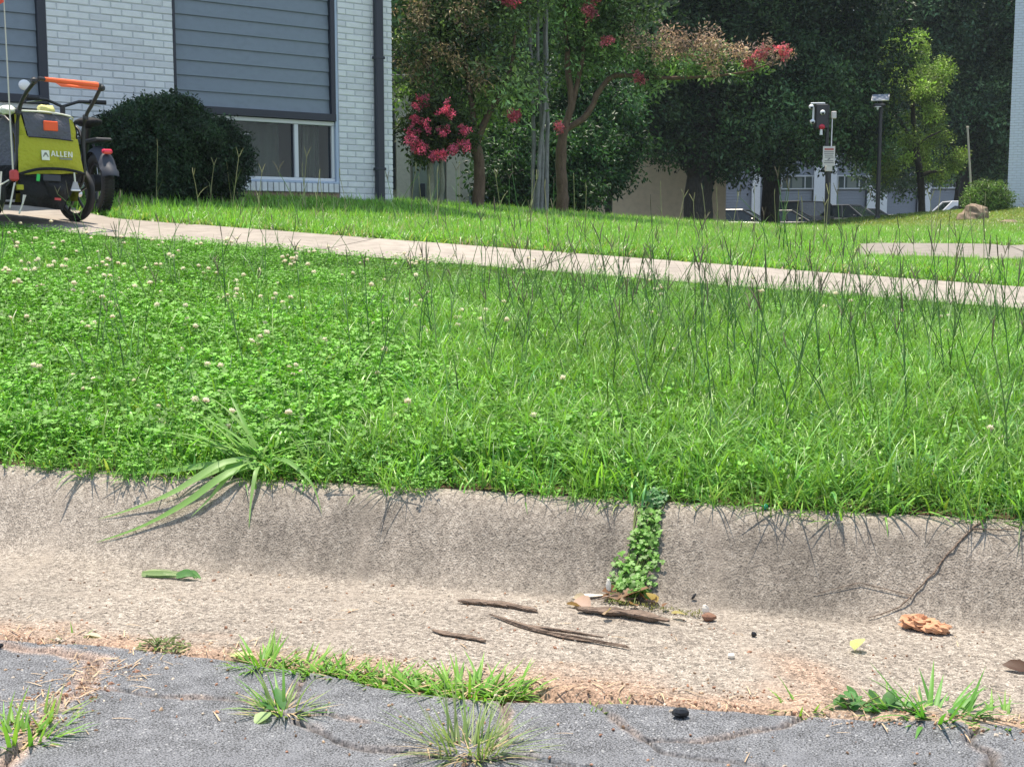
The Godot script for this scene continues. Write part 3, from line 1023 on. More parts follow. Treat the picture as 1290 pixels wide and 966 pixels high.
# ---------------------------------------------------------------- buildings beyond the trees
func build_far_buildings() -> void:
	# long two storey flats across the car park
	var b := thing("apartment_block", "long white pillared apartment block with grey panels across the car park", "building", Vector3(18.0, 1.75, -92.0), deg_to_rad(-9.0))
	var x := 0.0
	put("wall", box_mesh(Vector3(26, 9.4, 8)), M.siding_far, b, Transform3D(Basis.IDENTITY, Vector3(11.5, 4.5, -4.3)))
	var spec := [[1.0, 2.3], [0.75, 0.0], [0.65, 2.1], [1.35, 2.1], [0.8, 2.05], [0.7, 2.0], [0.9, 1.9], [0.9, 1.9], [1.3, 1.8], [0.9, 1.9], [0.8, 1.9]]
	for e in spec:
		var pw: float = e[0]
		put("pillar", box_mesh(Vector3(pw, 9.0, 0.45), 0.02), M.far_white, b, Transform3D(Basis.IDENTITY, Vector3(x + pw / 2, 4.45, 0.0)))
		x += pw
		var bw: float = e[1]
		if bw == 0.0:
			put("downspout", box_mesh(Vector3(0.14, 8.6, 0.2), 0.02), M.trim_dark, b, Transform3D(Basis.IDENTITY, Vector3(x + 0.08, 4.4, 0.0)))
			x += 0.16
			continue
		for fl in 2:
			var y := 2.35 + fl * 4.3
			var st := stool()
			for k in 11:
				box(st, Vector3(x + bw / 2, y - 1.95 + k * 0.19 - 0.1, -0.22), Vector3(bw - 0.1, 0.18, 0.05), 0.01)
			put("panel", done(st), M.siding_far, b)
			put("panel_edge", box_mesh(Vector3(0.12, 2.25, 0.16)), M.trim_dark, b, Transform3D(Basis.IDENTITY, Vector3(x + bw - 0.06, y - 1.15, -0.16)))
			var w := Node3D.new()
			w.name = "window"
			b.add_child(w, true)
			for q in [[0.0, 0.09, bw, 0.09], [0.0, 0.98, bw, 0.09]]:
				put("frame", box_mesh(Vector3(q[2], q[3], 0.12), 0.01), M.white_frame, w, Transform3D(Basis.IDENTITY, Vector3(x + bw / 2, y + q[1], -0.13)))
			for fx: float in [0.04, 0.26, 0.74, 0.96]:
				put("frame", box_mesh(Vector3(0.07, 0.8, 0.1), 0.01), M.white_frame, w, Transform3D(Basis.IDENTITY, Vector3(x + bw * fx, y + 0.535, -0.13)))
			for q in [[0.15, 0.2], [0.5, 0.44], [0.85, 0.2]]:
				put("pane", box_mesh(Vector3(bw * q[1] - 0.03, 0.8, 0.04)), M.pane_far, w, Transform3D(Basis.IDENTITY, Vector3(x + bw * q[0], y + 0.535, -0.18)))
			put("curtain", box_mesh(Vector3(bw * 0.3, 0.72, 0.02), 0.0), M.curtain, w, Transform3D(Basis.IDENTITY, Vector3(x + bw * 0.5, y + 0.52, -0.152)))
		x += bw
	put("base_band", box_mesh(Vector3(24, 0.5, 0.3), 0.02), M.far_white, b, Transform3D(Basis.IDENTITY, Vector3(11.0, 0.1, -0.05)))
	put("foundation", box_mesh(Vector3(24, 2.6, 6.0), 0.02), M.tan_stucco, b, Transform3D(Basis.IDENTITY, Vector3(11.0, -1.45, -3.1)))
	put("wall_light", box_mesh(Vector3(0.36, 0.55, 0.2), 0.03), M.trim_dark, b, Transform3D(Basis.IDENTITY, Vector3(7.6, 3.2, 0.32)))
	put("roof", box_mesh(Vector3(27, 0.4, 10), 0.05), M.roof, b, Transform3D(Basis.IDENTITY, Vector3(11.5, 9.35, -4.0)))
	# nearer wing behind the big tree
	var n := thing("apartment_wing", "cream and white apartment wing with grey siding behind the thick tree trunk", "building", Vector3(7.9, -0.1, -58.0), deg_to_rad(-9.0))
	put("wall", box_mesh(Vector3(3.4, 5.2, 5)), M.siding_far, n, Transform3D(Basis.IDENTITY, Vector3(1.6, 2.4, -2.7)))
	for e in [[0.55, 0.62, "cream"], [2.95, 0.36, "far_white"], [-0.1, 0.5, "cream"]]:
		put("pillar", box_mesh(Vector3(e[1], 5.0, 0.4), 0.02), M[e[2]], n, Transform3D(Basis.IDENTITY, Vector3(e[0], 2.4, 0.0)))
	for k in 22:
		put("siding_board", box_mesh(Vector3(1.72, 0.12, 0.05), 0.008), M.siding_far, n, Transform3D(Basis(Vector3.RIGHT, -0.08), Vector3(1.83, 1.38 + k * 0.125, -0.17)))
	var w2 := Node3D.new()
	w2.name = "window"
	n.add_child(w2, true)
	put("frame", box_mesh(Vector3(1.74, 0.09, 0.1), 0.01), M.white_frame, w2, Transform3D(Basis.IDENTITY, Vector3(1.83, 1.26, -0.1)))
	put("frame", box_mesh(Vector3(1.74, 0.09, 0.1), 0.01), M.white_frame, w2, Transform3D(Basis.IDENTITY, Vector3(1.83, 0.4, -0.1)))
	for fx: float in [1.0, 1.83, 2.66]:
		put("frame", box_mesh(Vector3(0.06, 0.78, 0.08), 0.01), M.white_frame, w2, Transform3D(Basis.IDENTITY, Vector3(fx, 0.83, -0.1)))
	for fx: float in [1.41, 2.25]:
		put("pane", box_mesh(Vector3(0.76, 0.78, 0.04)), M.pane_far, w2, Transform3D(Basis.IDENTITY, Vector3(fx, 0.83, -0.14)))
	# tan house whose blank end shows between the trees
	var t := thing("stucco_house", "low tan stucco house with a blank end wall left of the big trunk", "building", Vector3(2.6, 0.1, -44.0), deg_to_rad(-6.0))
	var st3 := stool()
	st3.set_smooth_group(-1)
	var hw := 2.6
	var pr := [Vector2(-hw, 0), Vector2(hw + 0.7, 0), Vector2(hw + 0.7, 3.0), Vector2(0.5, 4.6), Vector2(-hw, 3.0)]
	for k in range(1, 4):
		tri(st3, Vector3(pr[0].x, pr[0].y, 0), Vector3(pr[k + 1].x, pr[k + 1].y, 0), Vector3(pr[k].x, pr[k].y, 0))
		tri(st3, Vector3(pr[0].x, pr[0].y, -7), Vector3(pr[k].x, pr[k].y, -7), Vector3(pr[k + 1].x, pr[k + 1].y, -7))
	for k in 5:
		var p: Vector2 = pr[k]
		var q: Vector2 = pr[(k + 1) % 5]
		quad(st3, Vector3(p.x, p.y, 0), Vector3(q.x, q.y, 0), Vector3(q.x, q.y, -7), Vector3(p.x, p.y, -7))
	put("wall", done(st3), M.tan_stucco, t, Transform3D(Basis.IDENTITY, Vector3(1.3, 0, 0)))
	for e in [[-0.62, 0.10], [0.52, -0.5]]:
		pass
	for s: float in [-1.0, 1.0]:
		put("roof", box_mesh(Vector3(3.95, 0.14, 7.6), 0.02), M.roof, t, Transform3D(Basis(Vector3.BACK, 0.465 if s < 0 else -0.53), Vector3(1.8 + s * 1.62, 3.92, -3.5)))
	# cream stair block seen past the corner
	var c := thing("cream_stair_block", "cream rendered block with a grey green door and dark sidelights behind the flowering tree", "building", Vector3(-2.45, 0.75, -24.5), deg_to_rad(6.0))
	put("wall", box_mesh(Vector3(3.4, 3.2, 3.0)), M.cream, c, Transform3D(Basis.IDENTITY, Vector3(1.45, 1.3, -1.55)))
	put("door", box_mesh(Vector3(0.62, 2.05, 0.06), 0.01), M.door_green, c, Transform3D(Basis.IDENTITY, Vector3(0.88, 1.05, -0.02)))
	put("handle", box_mesh(Vector3(0.1, 0.24, 0.05), 0.01), M.trim_dark, c.get_node("door"), Transform3D(Basis.IDENTITY, Vector3(-0.12, -0.1, 0.05)))
	put("pilaster", box_mesh(Vector3(0.26, 2.6, 0.12), 0.01), M.cream, c, Transform3D(Basis.IDENTITY, Vector3(0.40, 1.0, 0.02)))
	put("pilaster", box_mesh(Vector3(0.26, 2.6, 0.12), 0.01), M.cream, c, Transform3D(Basis.IDENTITY, Vector3(1.34, 1.0, 0.02)))
	var sl := Node3D.new()
	sl.name = "sidelight"
	c.add_child(sl, true)
	for e in [[0.1, 0.78], [0.98, 1.32], [1.38, 2.18], [2.24, 2.6]]:
		put("frame", box_mesh(Vector3(0.24, e[1] - e[0] + 0.05, 0.05), 0.004), M.trim_dark, sl, Transform3D(Basis.IDENTITY, Vector3(0.13, (e[0] + e[1]) / 2 - 0.0, 0.0)))
		put("pane", box_mesh(Vector3(0.18, e[1] - e[0] - 0.05, 0.02)), M.glass_dark, sl, Transform3D(Basis.IDENTITY, Vector3(0.13, (e[0] + e[1]) / 2, 0.03)))
	put("panel", box_mesh(Vector3(0.8, 1.0, 0.08), 0.01), M.siding, c, Transform3D(Basis.IDENTITY, Vector3(2.05, 0.45, 0.0)))
	put("roof", box_mesh(Vector3(3.8, 0.15, 3.6), 0.02), M.roof, c, Transform3D(Basis.IDENTITY, Vector3(1.45, 2.98, -1.5)))

# ---------------------------------------------------------------- trees and shrubs
func leaf_clump(n: int, r: float, len_: float, wid: float, flat := 0.35) -> ArrayMesh:
	var st := stool()
	st.set_smooth_group(-1)
	for i in n:
		var d := Vector3(rng.randfn(), rng.randfn() * 0.8, rng.randfn()).normalized()
		var p := d * r * pow(rng.randf(), 0.5)
		var z := (d + Vector3(rng.randfn(), rng.randfn() - 0.4, rng.randfn()) * 0.7).normalized()
		var b := frame_at(z) * Basis(Vector3.BACK, rb(0, TAU) if rng.randf() > flat else rb(-0.5, 0.5))
		var l := len_ * rb(0.7, 1.25)
		var w := wid * rb(0.8, 1.2)
		var k := rb(0.25, 1.0)
		st.set_color(Color(k, k, k * rb(0.75, 1.0)))
		var a := p
		var m := p + b * Vector3(w * 0.5, w * 0.12, l * 0.45)
		var m2 := p + b * Vector3(-w * 0.5, w * 0.12, l * 0.45)
		var c := p + b * Vector3(0, -l * 0.12, l)
		tri(st, a, m, c)
		tri(st, a, c, m2)
	return done(st)

func crown_points(lobes: Array, per_m2: float, size: float, tone: Color, vary: float, deep := 0.45) -> Array:
	var list := []
	for e in lobes:
		var lt := 1.0 + vary * rb(-0.55, 0.75)
		var r: float = e[3]
		var n := int(maxf(6.0, per_m2 * r * r * 12.6))
		for i in n:
			var d := Vector3(rng.randfn(), rng.randfn(), rng.randfn()).normalized()
			var k := pow(rng.randf(), deep) * (1.0 + 0.28 * noise_a.get_noise_3d(d.x * 70 + e[0] * 37, d.y * 70 + e[1] * 31, d.z * 70))
			var p := Vector3(e[0], e[1], e[2]) + d * Vector3(r, r * 0.92, r * 1.1) * k
			var s := size * rb(0.7, 1.3)
			var t := lt * maxf(0.25, 1.0 + vary * rng.randfn() * 0.5)
			var yl := rb(-0.12, 0.18) * vary
			list.append([Transform3D(any_turn().scaled(Vector3(s, s, s)), p), Color(tone.r * t * (1.0 + yl * 2.0), tone.g * t * (1.0 + yl), tone.b * t)])
	return list

func wobble(pts: Array, amount: float, sub := 4) -> Array:
	var c := Curve3D.new()
	for i in pts.size():
		var tan_: Vector3 = (pts[mini(i + 1, pts.size() - 1)] - pts[maxi(i - 1, 0)]) * 0.2
		c.add_point(pts[i], -tan_, tan_)
	var out := []
	var n := (pts.size() - 1) * sub
	for i in n + 1:
		var p := c.sample_baked(c.get_baked_length() * i / n, true)
		if i > 0 and i < n:
			p += Vector3(rng.randfn(), 0, rng.randfn()) * amount
		out.append(p)
	return out

func ramp(a: float, b: float, n: int) -> Array:
	var out := []
	for i in n:
		out.append(lerpf(a, b, float(i) / (n - 1)))
	return out

func limb(parent: Node3D, called: String, pts: Array, r0: float, r1: float, m: Material, sides := 9, wob := -1.0) -> MeshInstance3D:
	var local := []
	for p in pts:
		local.append(p - parent.position)
	var w := wobble(local, r0 * 0.06 if wob < 0 else wob)
	var rr := ramp(r0, r1, w.size())
	for i in rr.size():
		rr[i] *= rb(0.92, 1.08)
	return put(called, tube_mesh(w, rr, sides), m, parent)

func crown(parent: Node3D, called: String, mesh: Mesh, m: Material, list: Array) -> void:
	for e in list:
		e[0].origin -= parent.position
	many(called, mesh, m, list, parent)

func build_trees() -> void:
	var fine := leaf_clump(26, 0.13, 0.055, 0.026)
	var mid := leaf_clump(26, 0.32, 0.13, 0.065)
	var broad := leaf_clump(26, 0.75, 0.30, 0.16)
	var blossom := leaf_clump(40, 0.075, 0.032, 0.028)
	var seedy := leaf_clump(22, 0.10, 0.045, 0.015)
	var L: StandardMaterial3D = M.tree_leaf
	# small pale stemmed tree with pink blossom
	var a := thing("crepe_myrtle", "small two stemmed tree with bright pink blossom clusters beside the brick corner", "tree", g(-0.9, 16.0))
	limb(a, "trunk", [g(-1.02, 16, -0.05), Vector3(-1.0, 1.5, -16), Vector3(-1.03, 1.9, -16), Vector3(-1.1, 2.3, -15.9)], 0.055, 0.02, M.bark_pale)
	limb(a, "trunk", [g(-0.93, 16.1, -0.05), Vector3(-0.86, 1.4, -16), Vector3(-0.86, 1.85, -16), Vector3(-0.72, 2.3, -15.9)], 0.04, 0.018, M.bark_pale)
	crown(a, "crown", fine, L, crown_points([[-1.17, 2.16, -16, .24], [-.78, 2.25, -16, .28], [-.54, 2.01, -16, .17], [-1.07, 1.87, -16, .2], [-.92, 2.4, -16, .26], [-.85, 2.0, -16, .2]], 80, 0.9, lin(.13, .20, .07), 0.6))
	crown(a, "blossom", blossom, M.petal, crown_points([[-1.13, 2.40, -15.75, 0.108], [-1.07, 2.46, -15.75, 0.081], [-1.2, 2.2, -15.7, 0.108], [-1.17, 2.08, -15.7, 0.095], [-1.05, 2.12, -15.65, 0.081], [-1.18, 1.95, -15.65, 0.121], [-1.1, 1.88, -15.65, 0.095], [-.94, 1.78, -15.65, 0.095], [-.87, 1.8, -15.65, 0.068], [-.82, 2.34, -15.65, 0.108], [-.76, 2.3, -15.65, 0.068], [-.83, 2.1, -15.65, 0.081], [-.6, 2.12, -15.65, 0.081], [-.55, 1.9, -15.65, 0.081], [-.72, 1.86, -15.65, 0.068]], 22, 0.62, lin(.90, .17, .33), 0.6))
	# brown trunked one with dense tan and green crown
	var b := thing("crepe_myrtle", "bushy crepe myrtle with a rough brown trunk and dull green crown going to seed", "tree", g(-0.45, 16.5))
	limb(b, "trunk", [g(-0.44, 16.5, -0.08), Vector3(-.41, 1.65, -16.5), Vector3(-.47, 2.0, -16.5)], 0.085, 0.07, M.bark_brown, 10)
	for q in [[Vector3(-.47, 1.98, -16.5), Vector3(-.5, 2.4, -16.5), Vector3(-.57, 2.89, -16.5), Vector3(-.69, 3.57, -16.5)], [Vector3(-.45, 1.98, -16.5), Vector3(-.33, 2.3, -16.5), Vector3(-.05, 2.79, -16.5), Vector3(.05, 3.4, -16.5)], [Vector3(-.47, 1.98, -16.5), Vector3(-.62, 2.2, -16.45), Vector3(-.95, 2.6, -16.4), Vector3(-1.15, 3.3, -16.4)]]:
		limb(b, "limb", q, 0.05, 0.015, M.bark_brown, 8)
	crown(b, "crown", fine, L, crown_points([[-1.05, 3.18, -16.5, .56], [-.45, 3.16, -16.4, .61], [-.05, 2.7, -16.6, .51], [-.74, 3.76, -16.5, .61], [-.05, 3.76, -16.5, .56], [-1.14, 4.34, -16.5, .61], [-.35, 4.43, -16.5, .71], [-1.2, 2.71, -16.7, .35], [-.45, 2.5, -16.8, .41], [-.8, 2.7, -16.8, .4]], 20, 1.25, lin(.25, .37, .16), 0.9))
	crown(b, "seed_sprays", seedy, M.petal, crown_points([[-1.15, 2.95, -16.2, .3], [-1.1, 3.5, -16.1, .3], [-.5, 3.5, -16.0, .25], [-.75, 3.0, -16.0, .2], [-.4, 2.75, -16.0, .2]], 24, 1.2, lin(.46, .35, .24), 0.5))
	crown(b, "blossom", blossom, M.petal, crown_points([[.02, 2.32, -16.2, .05], [-.02, 3.7, -16.0, .1]], 80, 0.9, lin(.92, .18, .32), 0.4))
	# smooth grey many stemmed trunk
	var c := thing("crepe_myrtle", "tall clump of smooth grey stems rising straight out of the frame", "tree", g(0.36, 17.0))
	for q in [[Vector3(.28, 1.0, -17), Vector3(.27, 2.34, -17), Vector3(.20, 3.85, -17), Vector3(.1, 5.0, -17)], [Vector3(.37, 1.0, -17), Vector3(.40, 1.8, -17), Vector3(.35, 2.9, -16.95), Vector3(.30, 4.6, -17)], [Vector3(.44, 1.0, -17), Vector3(.47, 2.34, -17.05), Vector3(.43, 3.85, -17), Vector3(.56, 4.9, -17)], [Vector3(.33, 1.0, -16.9), Vector3(.36, 1.9, -16.92), Vector3(.44, 2.7, -16.9), Vector3(.42, 4.2, -16.9)]]:
		limb(c, "trunk", q, 0.030, 0.019, M.bark_grey, 9, 0.008)
	crown(c, "crown", fine, L, crown_points([[.1, 4.7, -17, .7], [.7, 4.9, -17.2, .7], [.35, 5.3, -17, .8]], 20, 1.1, lin(.16, .22, .08), 0.6))
	# the one with a long arm to the right
	var d := thing("crepe_myrtle", "brown forked crepe myrtle with one long flowering arm reaching right", "tree", g(0.7, 17.5))
	limb(d, "trunk", [g(0.70, 17.5, -0.08), Vector3(.67, 1.6, -17.5), Vector3(.66, 2.0, -17.5), Vector3(.71, 2.3, -17.5)], 0.085, 0.065, M.bark_brown, 10)
	for q in [[[Vector3(.68, 2.2, -17.5), Vector3(.8, 2.6, -17.5), Vector3(.74, 3.32, -17.5), Vector3(.7, 4.5, -17.5)], .05, .02], [[Vector3(.8, 2.5, -17.5), Vector3(.93, 3.22, -17.5), Vector3(1.0, 4.3, -17.4)], .035, .015], [[Vector3(.72, 2.25, -17.5), Vector3(.98, 2.42, -17.5), Vector3(1.27, 2.88, -17.5), Vector3(1.53, 2.96, -17.5), Vector3(2.14, 2.90, -17.3), Vector3(2.96, 2.95, -17.2), Vector3(3.4, 3.08, -17.1)], .045, .01]]:
		limb(d, "limb", q[0], q[1], q[2], M.bark_brown, 8, 0.012)
	crown(d, "crown", fine, L, crown_points([[.9, 3.22, -17.7, .43], [1.42, 3.31, -17.5, .38], [1.93, 3.15, -17.4, .3], [2.35, 3.1, -17.4, .26], [2.7, 3.14, -17.3, .24], [3.07, 3.0, -17.3, .15], [3.25, 3.07, -17.2, .13], [1.84, 2.85, -17.4, .2], [.68, 3.94, -17.5, .65], [1.42, 3.84, -17.5, .5], [1.0, 4.45, -17.5, .76]], 30, 1.1, lin(.23, .37, .16), 0.8))
	crown(d, "seed_sprays", seedy, M.petal, crown_points([[1.6, 3.4, -17.2, .2], [1.95, 3.3, -17.1, .25], [2.3, 3.3, -17.1, .25], [2.65, 3.35, -17.0, .24], [2.6, 3.1, -17.0, .2], [3.0, 3.1, -17.0, .17], [3.25, 3.17, -16.95, .16], [3.48, 3.16, -16.95, .12]], 34, 1.15, lin(.56, .40, .33), 0.5))
	crown(d, "blossom", blossom, M.petal, crown_points([[1.22, 3.35, -17.1, .07], [1.66, 2.9, -17.2, .06], [3.22, 3.16, -16.9, .07], [3.45, 3.18, -16.9, .1], [1.05, 3.9, -17.0, .13], [.98, 3.72, -17.0, .1], [1.5, 4.0, -17.0, .08], [3.05, 3.05, -16.9, .05], [.6, 2.25, -17.2, .06]], 70, 0.85, lin(.88, .24, .34), 0.5))
	# dark evergreens behind them
	var es := [[[[-.06, 2.01, -20, .49], [-.3, 1.63, -19.5, .4], [.06, 1.53, -20, .42], [-.45, 2.7, -21, .55], [-.1, 2.5, -20.5, .5]], 0.0, 20.0, "dark evergreen shrub behind the brown trunked crepe myrtle"], [[[.56, 2.29, -20.5, .57], [1.21, 2.2, -21, .65], [.19, 2.95, -21, .65], [.98, 3.26, -21.5, .66], [.94, 1.48, -20.5, .5], [1.0, 1.6, -20.6, .5], [.55, 1.6, -20.6, .5]], 0.8, 20.8, "tall dark evergreen shrub directly behind the grey stems"], [[[1.53, 3.05, -22, .75], [1.7, 1.9, -22, .5], [1.75, 2.4, -22, .6]], 1.65, 22.0, "dark evergreen shrub right of the forked crepe myrtle by the tan house"]]
	for e in es:
		var sh := thing("evergreen_shrub", e[3], "shrub", g(e[1], e[2]))
		limb(sh, "trunk", [g(e[1], e[2], -0.1), Vector3(e[1], 1.6, -e[2]), Vector3(e[1] + 0.1, 2.4, -e[2])], 0.07, 0.03, M.bark_dark)
		crown(sh, "crown", fine, L, crown_points(e[0], 32, 1.3, lin(.065, .14, .065), 0.8))
	# big dark tree over the car park
	var f := thing("shade_tree", "huge dark shade tree with a thick black trunk before the tan house", "tree", g(5.35, 37.0))
	limb(f, "trunk", [g(5.33, 37, -0.3), Vector3(5.31, 1.9, -37), Vector3(5.4, 3.2, -37), Vector3(5.47, 6.0, -37)], 0.44, 0.28, M.bark_dark, 14)
	for q in [[Vector3(5.35, 2.2, -37), Vector3(4.6, 3.3, -36.6), Vector3(3.0, 4.2, -36)], [Vector3(5.4, 2.6, -37), Vector3(6.8, 3.9, -37), Vector3(8.6, 4.6, -37.5)], [Vector3(5.45, 3.4, -37), Vector3(6.4, 5.6, -37), Vector3(7.0, 8.0, -38)], [Vector3(5.4, 4.0, -37), Vector3(4.8, 6.0, -37), Vector3(4.2, 8.2, -38)], [Vector3(8.0, 4.4, -37.2), Vector3(9.4, 5.2, -38), Vector3(10.2, 6.4, -38)]]:
		limb(f, "limb", q, 0.2, 0.06, M.bark_dark, 8)
	var fl := [[5.29, 3.8, -37, 1.35], [3.39, 4.3, -36, 1.35], [2.8, 3.2, -36, .6], [7.09, 4.0, -37, 1.4], [8.67, 3.9, -37, 1.15], [10.03, 4.5, -38, 1.35], [5.7, 5.45, -37, 1.83], [8.15, 5.8, -38, 1.88], [9.98, 6.03, -38, 1.64], [3.91, 6.11, -37, 1.83], [6.97, 7.37, -38, 2.11], [9.73, 7.77, -39, 1.93], [4.68, 7.81, -38, 1.88], [10.3, 3.4, -38, .7], [9.08, 4.79, -37, 1.37], [5.9, 2.9, -36.5, .6], [7.6, 2.95, -37, .5], [4.28, 3.2, -36, .5], [2.57, 6.11, -37, 1.37], [6.47, 9.36, -38, 2.35], [8.96, 9.58, -38, 2.35], [3.97, 9.58, -38, 2.1], [6.4, 11.2, -39, 2.2], [7.0, 5.0, -41, 2.4], [4.2, 5.5, -41, 2.2], [9.6, 5.2, -42, 2.2]]
	crown(f, "crown", mid, L, crown_points(fl, 8.5, 1.0, lin(.08, .155, .07), 0.9))
	# slim dark trunk between the pillars
	var gt := thing("shade_tree", "tall slim dark trunked tree between two white pillars", "tree", g(9.0, 45.0))
	limb(gt, "trunk", [g(9.0, 45, -0.3), Vector3(8.98, 2.4, -45), Vector3(9.1, 5.0, -45)], 0.36, 0.22, M.bark_dark, 12)
	crown(gt, "crown", mid, L, crown_points([[8.6, 4.0, -45, 1.5], [9.6, 5.2, -45, 1.8], [11.2, 4.6, -45, 1.6], [10.6, 6.6, -45, 2.0], [8.4, 7.4, -45, 2.2], [11.2, 8.6, -45, 2.0]], 7, 1.1, lin(.075, .15, .06), 0.9))
	# sunlit lighter tree
	var ht := thing("young_shade_tree", "lighter green spreading tree catching the sun behind the solar lamp", "tree", g(13.2, 42.0))
	limb(ht, "trunk", [g(13.4, 42.3, -0.3), Vector3(13.3, 2.6, -42.3), Vector3(13.0, 4.2, -42.2), Vector3(12.8, 6.4, -42)], 0.13, 0.05, M.bark_dark, 10)
	for q in [[Vector3(13.2, 3.0, -42), Vector3(13.0, 3.7, -42), Vector3(13.8, 4.2, -42)], [Vector3(13.1, 3.6, -42), Vector3(12.3, 4.8, -42), Vector3(11.8, 5.6, -42)], [Vector3(13.3, 2.8, -42), Vector3(13.5, 2.9, -41.9), Vector3(13.9, 2.9, -41.9)]]:
		limb(ht, "limb", q, 0.08, 0.02, M.bark_dark, 7)
	var hl := []
	for i in 74:
		var ff := rng.randf()
		var wide := 2.05 * sin(PI * clampf(0.16 + 0.78 * ff, 0, 1))
		var ang := rb(0, TAU)
		var rad := wide * sqrt(rb(0.15, 1.0))
		hl.append([12.75 + 0.35 * (0.5 - ff) + cos(ang) * rad, 2.75 + 4.3 * ff + rb(-.15, .15), -42.0 + sin(ang) * rad, rb(0.22, 0.5)])
	crown(ht, "crown", mid, L, crown_points(hl, 15, 0.66, lin(.42, .58, .15), 0.5))
	# dark tall tree in front of the pale house
	var it := thing("shade_tree", "dark dense tree standing behind the clipped shrub and pale brick house", "tree", g(18.2, 52.0))
	limb(it, "trunk", [g(18.2, 52, -0.3), Vector3(18.2, 3.0, -52), Vector3(18.4, 8.0, -52)], 0.35, 0.15, M.bark_dark, 10)
	crown(it, "crown", mid, L, crown_points([[18.4, 7.02, -52, 1.77], [18.18, 4.85, -52, 1.44], [19.01, 3.92, -52, 1.12], [17.71, 8.56, -52, 1.93], [18.95, 8.86, -52, 1.93], [17.06, 9.64, -53, 2.29], [18.23, 11.3, -52, 2.57], [18.41, 5.69, -51, 1.42], [16.69, 11.07, -54, 2.67], [19.8, 6.0, -52, 1.8], [20.2, 9.5, -52, 2.3]], 6.5, 1.25, lin(.10, .18, .095), 0.9))
	# woodland beyond, each tree its own
	var spots := [[-22.0, 70.0, 6.0, 15.0], [-12.0, 60.0, 5.0, 14.0], [-5.5, 48.0, 4.0, 12.0], [-1.2, 33.0, 2.8, 8.6], [1.6, 36.0, 2.6, 9.0], [2.0, 62.0, 5.5, 15.0], [10.0, 72.0, 5.5, 16.0], [-3.0, 85.0, 6.5, 19.0], [24.0, 70.0, 5.5, 16.0], [22.0, 118.0, 9.0, 27.0], [8.0, 120.0, 9.0, 27.0], [36.0, 116.0, 9.0, 27.0], [50.0, 112.0, 9.0, 27.0], [64.0, 118.0, 9.0, 26.0], [-8.0, 118.0, 9.0, 26.0]]
	var says := ["behind the flats far to the left", "beyond the flats on the left", "behind the cream stair block and crepe myrtles", "rising just behind the bushy crepe myrtle", "close behind the grey stemmed trees", "over the tan house roof, behind it", "behind the cream apartment wing", "far back behind the crepe myrtles", "right of the white van behind the pale house", "behind the middle of the long white flats", "behind the left end of the long white flats", "behind the right end of the long white flats", "behind the pale brick house, farthest back", "behind the pale brick house at the edge of the woodland", "deep behind the tan house and big trunk"]
	for k in spots.size():
		var q = spots[k]
		var big: bool = q[1] > 100.0
		var t := thing("woodland_tree", "tall dark green woodland tree " + says[k], "tree", g(q[0], q[1]), 0.0, "woodland trees beyond the houses")
		limb(t, "trunk", [g(q[0], q[1], -0.3), g(q[0] + 0.2, q[1], q[3] * 0.3), g(q[0], q[1], q[3] * 0.8)], q[2] * 0.07, 0.1, M.bark_dark, 8)
		var lobes := []
		for i in 14:
			var ang := TAU * i / 14.0 + rb(-0.4, 0.4)
			var hh := rb(0.28, 0.9)
			var rad: float = q[2] * rb(0.35, 0.75) * sqrt(1.0 - pow(hh - 0.45, 2.0) * 2.5)
			var o := g(q[0] + cos(ang) * rad, q[1] + sin(ang) * rad * 0.8, q[3] * hh)
			lobes.append([o.x, o.y, o.z, q[2] * rb(0.32, 0.5)])
		var tone := lin(.10, .18, .08) * rb(0.85, 1.6)
		crown(t, "crown", broad if big else mid, L, crown_points(lobes, 2.6 if big else 5.0, 1.5 if big else 1.6, tone, 0.6))
	# clipped boxwood by the window
	var shift := -0.07
	var bush := thing("boxwood_bush", "rounded dark boxwood bush in front of the painted brick pier", "bush", g(-3.2, 12.5))
	for q in 7:
		var p := g(-3.2 + rb(-.2, .2), 12.5 + rb(-.15, .15), -0.03)
		limb(bush, "stem", [p, p + Vector3(rb(-.15, .15), 0.35, rb(-.1, .1)), p + Vector3(rb(-.4, .4), 0.8, rb(-.2, .2))], 0.02, 0.008, M.bark_dark, 6)
	var tiny := leaf_clump(30, 0.075, 0.030, 0.017)
	var y0 := h(-3.2, 12.5)
	crown(bush, "foliage", tiny, M.tree_leaf, crown_points([[-3.35, y0 + .58, -12.5, .44], [-2.98, y0 + .52, -12.55, .43], [-3.6, y0 + .5, -12.4, .37], [-2.72, y0 + .45, -12.6, .31], [-3.15, y0 + .74, -12.5, .32], [-3.45, y0 + .72, -12.45, .30], [-3.75, y0 + .6, -12.35, .26], [-2.85, y0 + .3, -12.5, .34], [-3.5, y0 + .28, -12.4, .36], [-3.15, y0 + .28, -12.35, .36]], 330, 1.0, lin(.038, .075, .042), 0.8, 0.28))
	var sprigs := []
	for i in 46:
		var sa := rb(0, TAU)
		var se := rb(0.1, 1.35)
		sprigs.append([-3.22 + cos(sa) * cos(se) * 0.66, y0 + 0.42 + sin(se) * 0.55, -12.48 + sin(sa) * cos(se) * 0.44, rb(0.05, 0.11)])
	crown(bush, "shoots", tiny, M.tree_leaf, crown_points(sprigs, 260, 0.9, lin(.05, .095, .05), 0.7))
	bush.position += Vector3(shift, -0.03, 0)
	# clipped shrub by the pale house
	var sh2 := thing("round_shrub", "round light green clipped shrub against the pale brick house corner", "shrub", g(12.05, 33.2))
	limb(sh2, "stem", [g(12.05, 33.2, -.05), g(12.1, 33.2, .5)], 0.04, 0.02, M.bark_dark, 6)
	var y1 := h(12.05, 33.2)
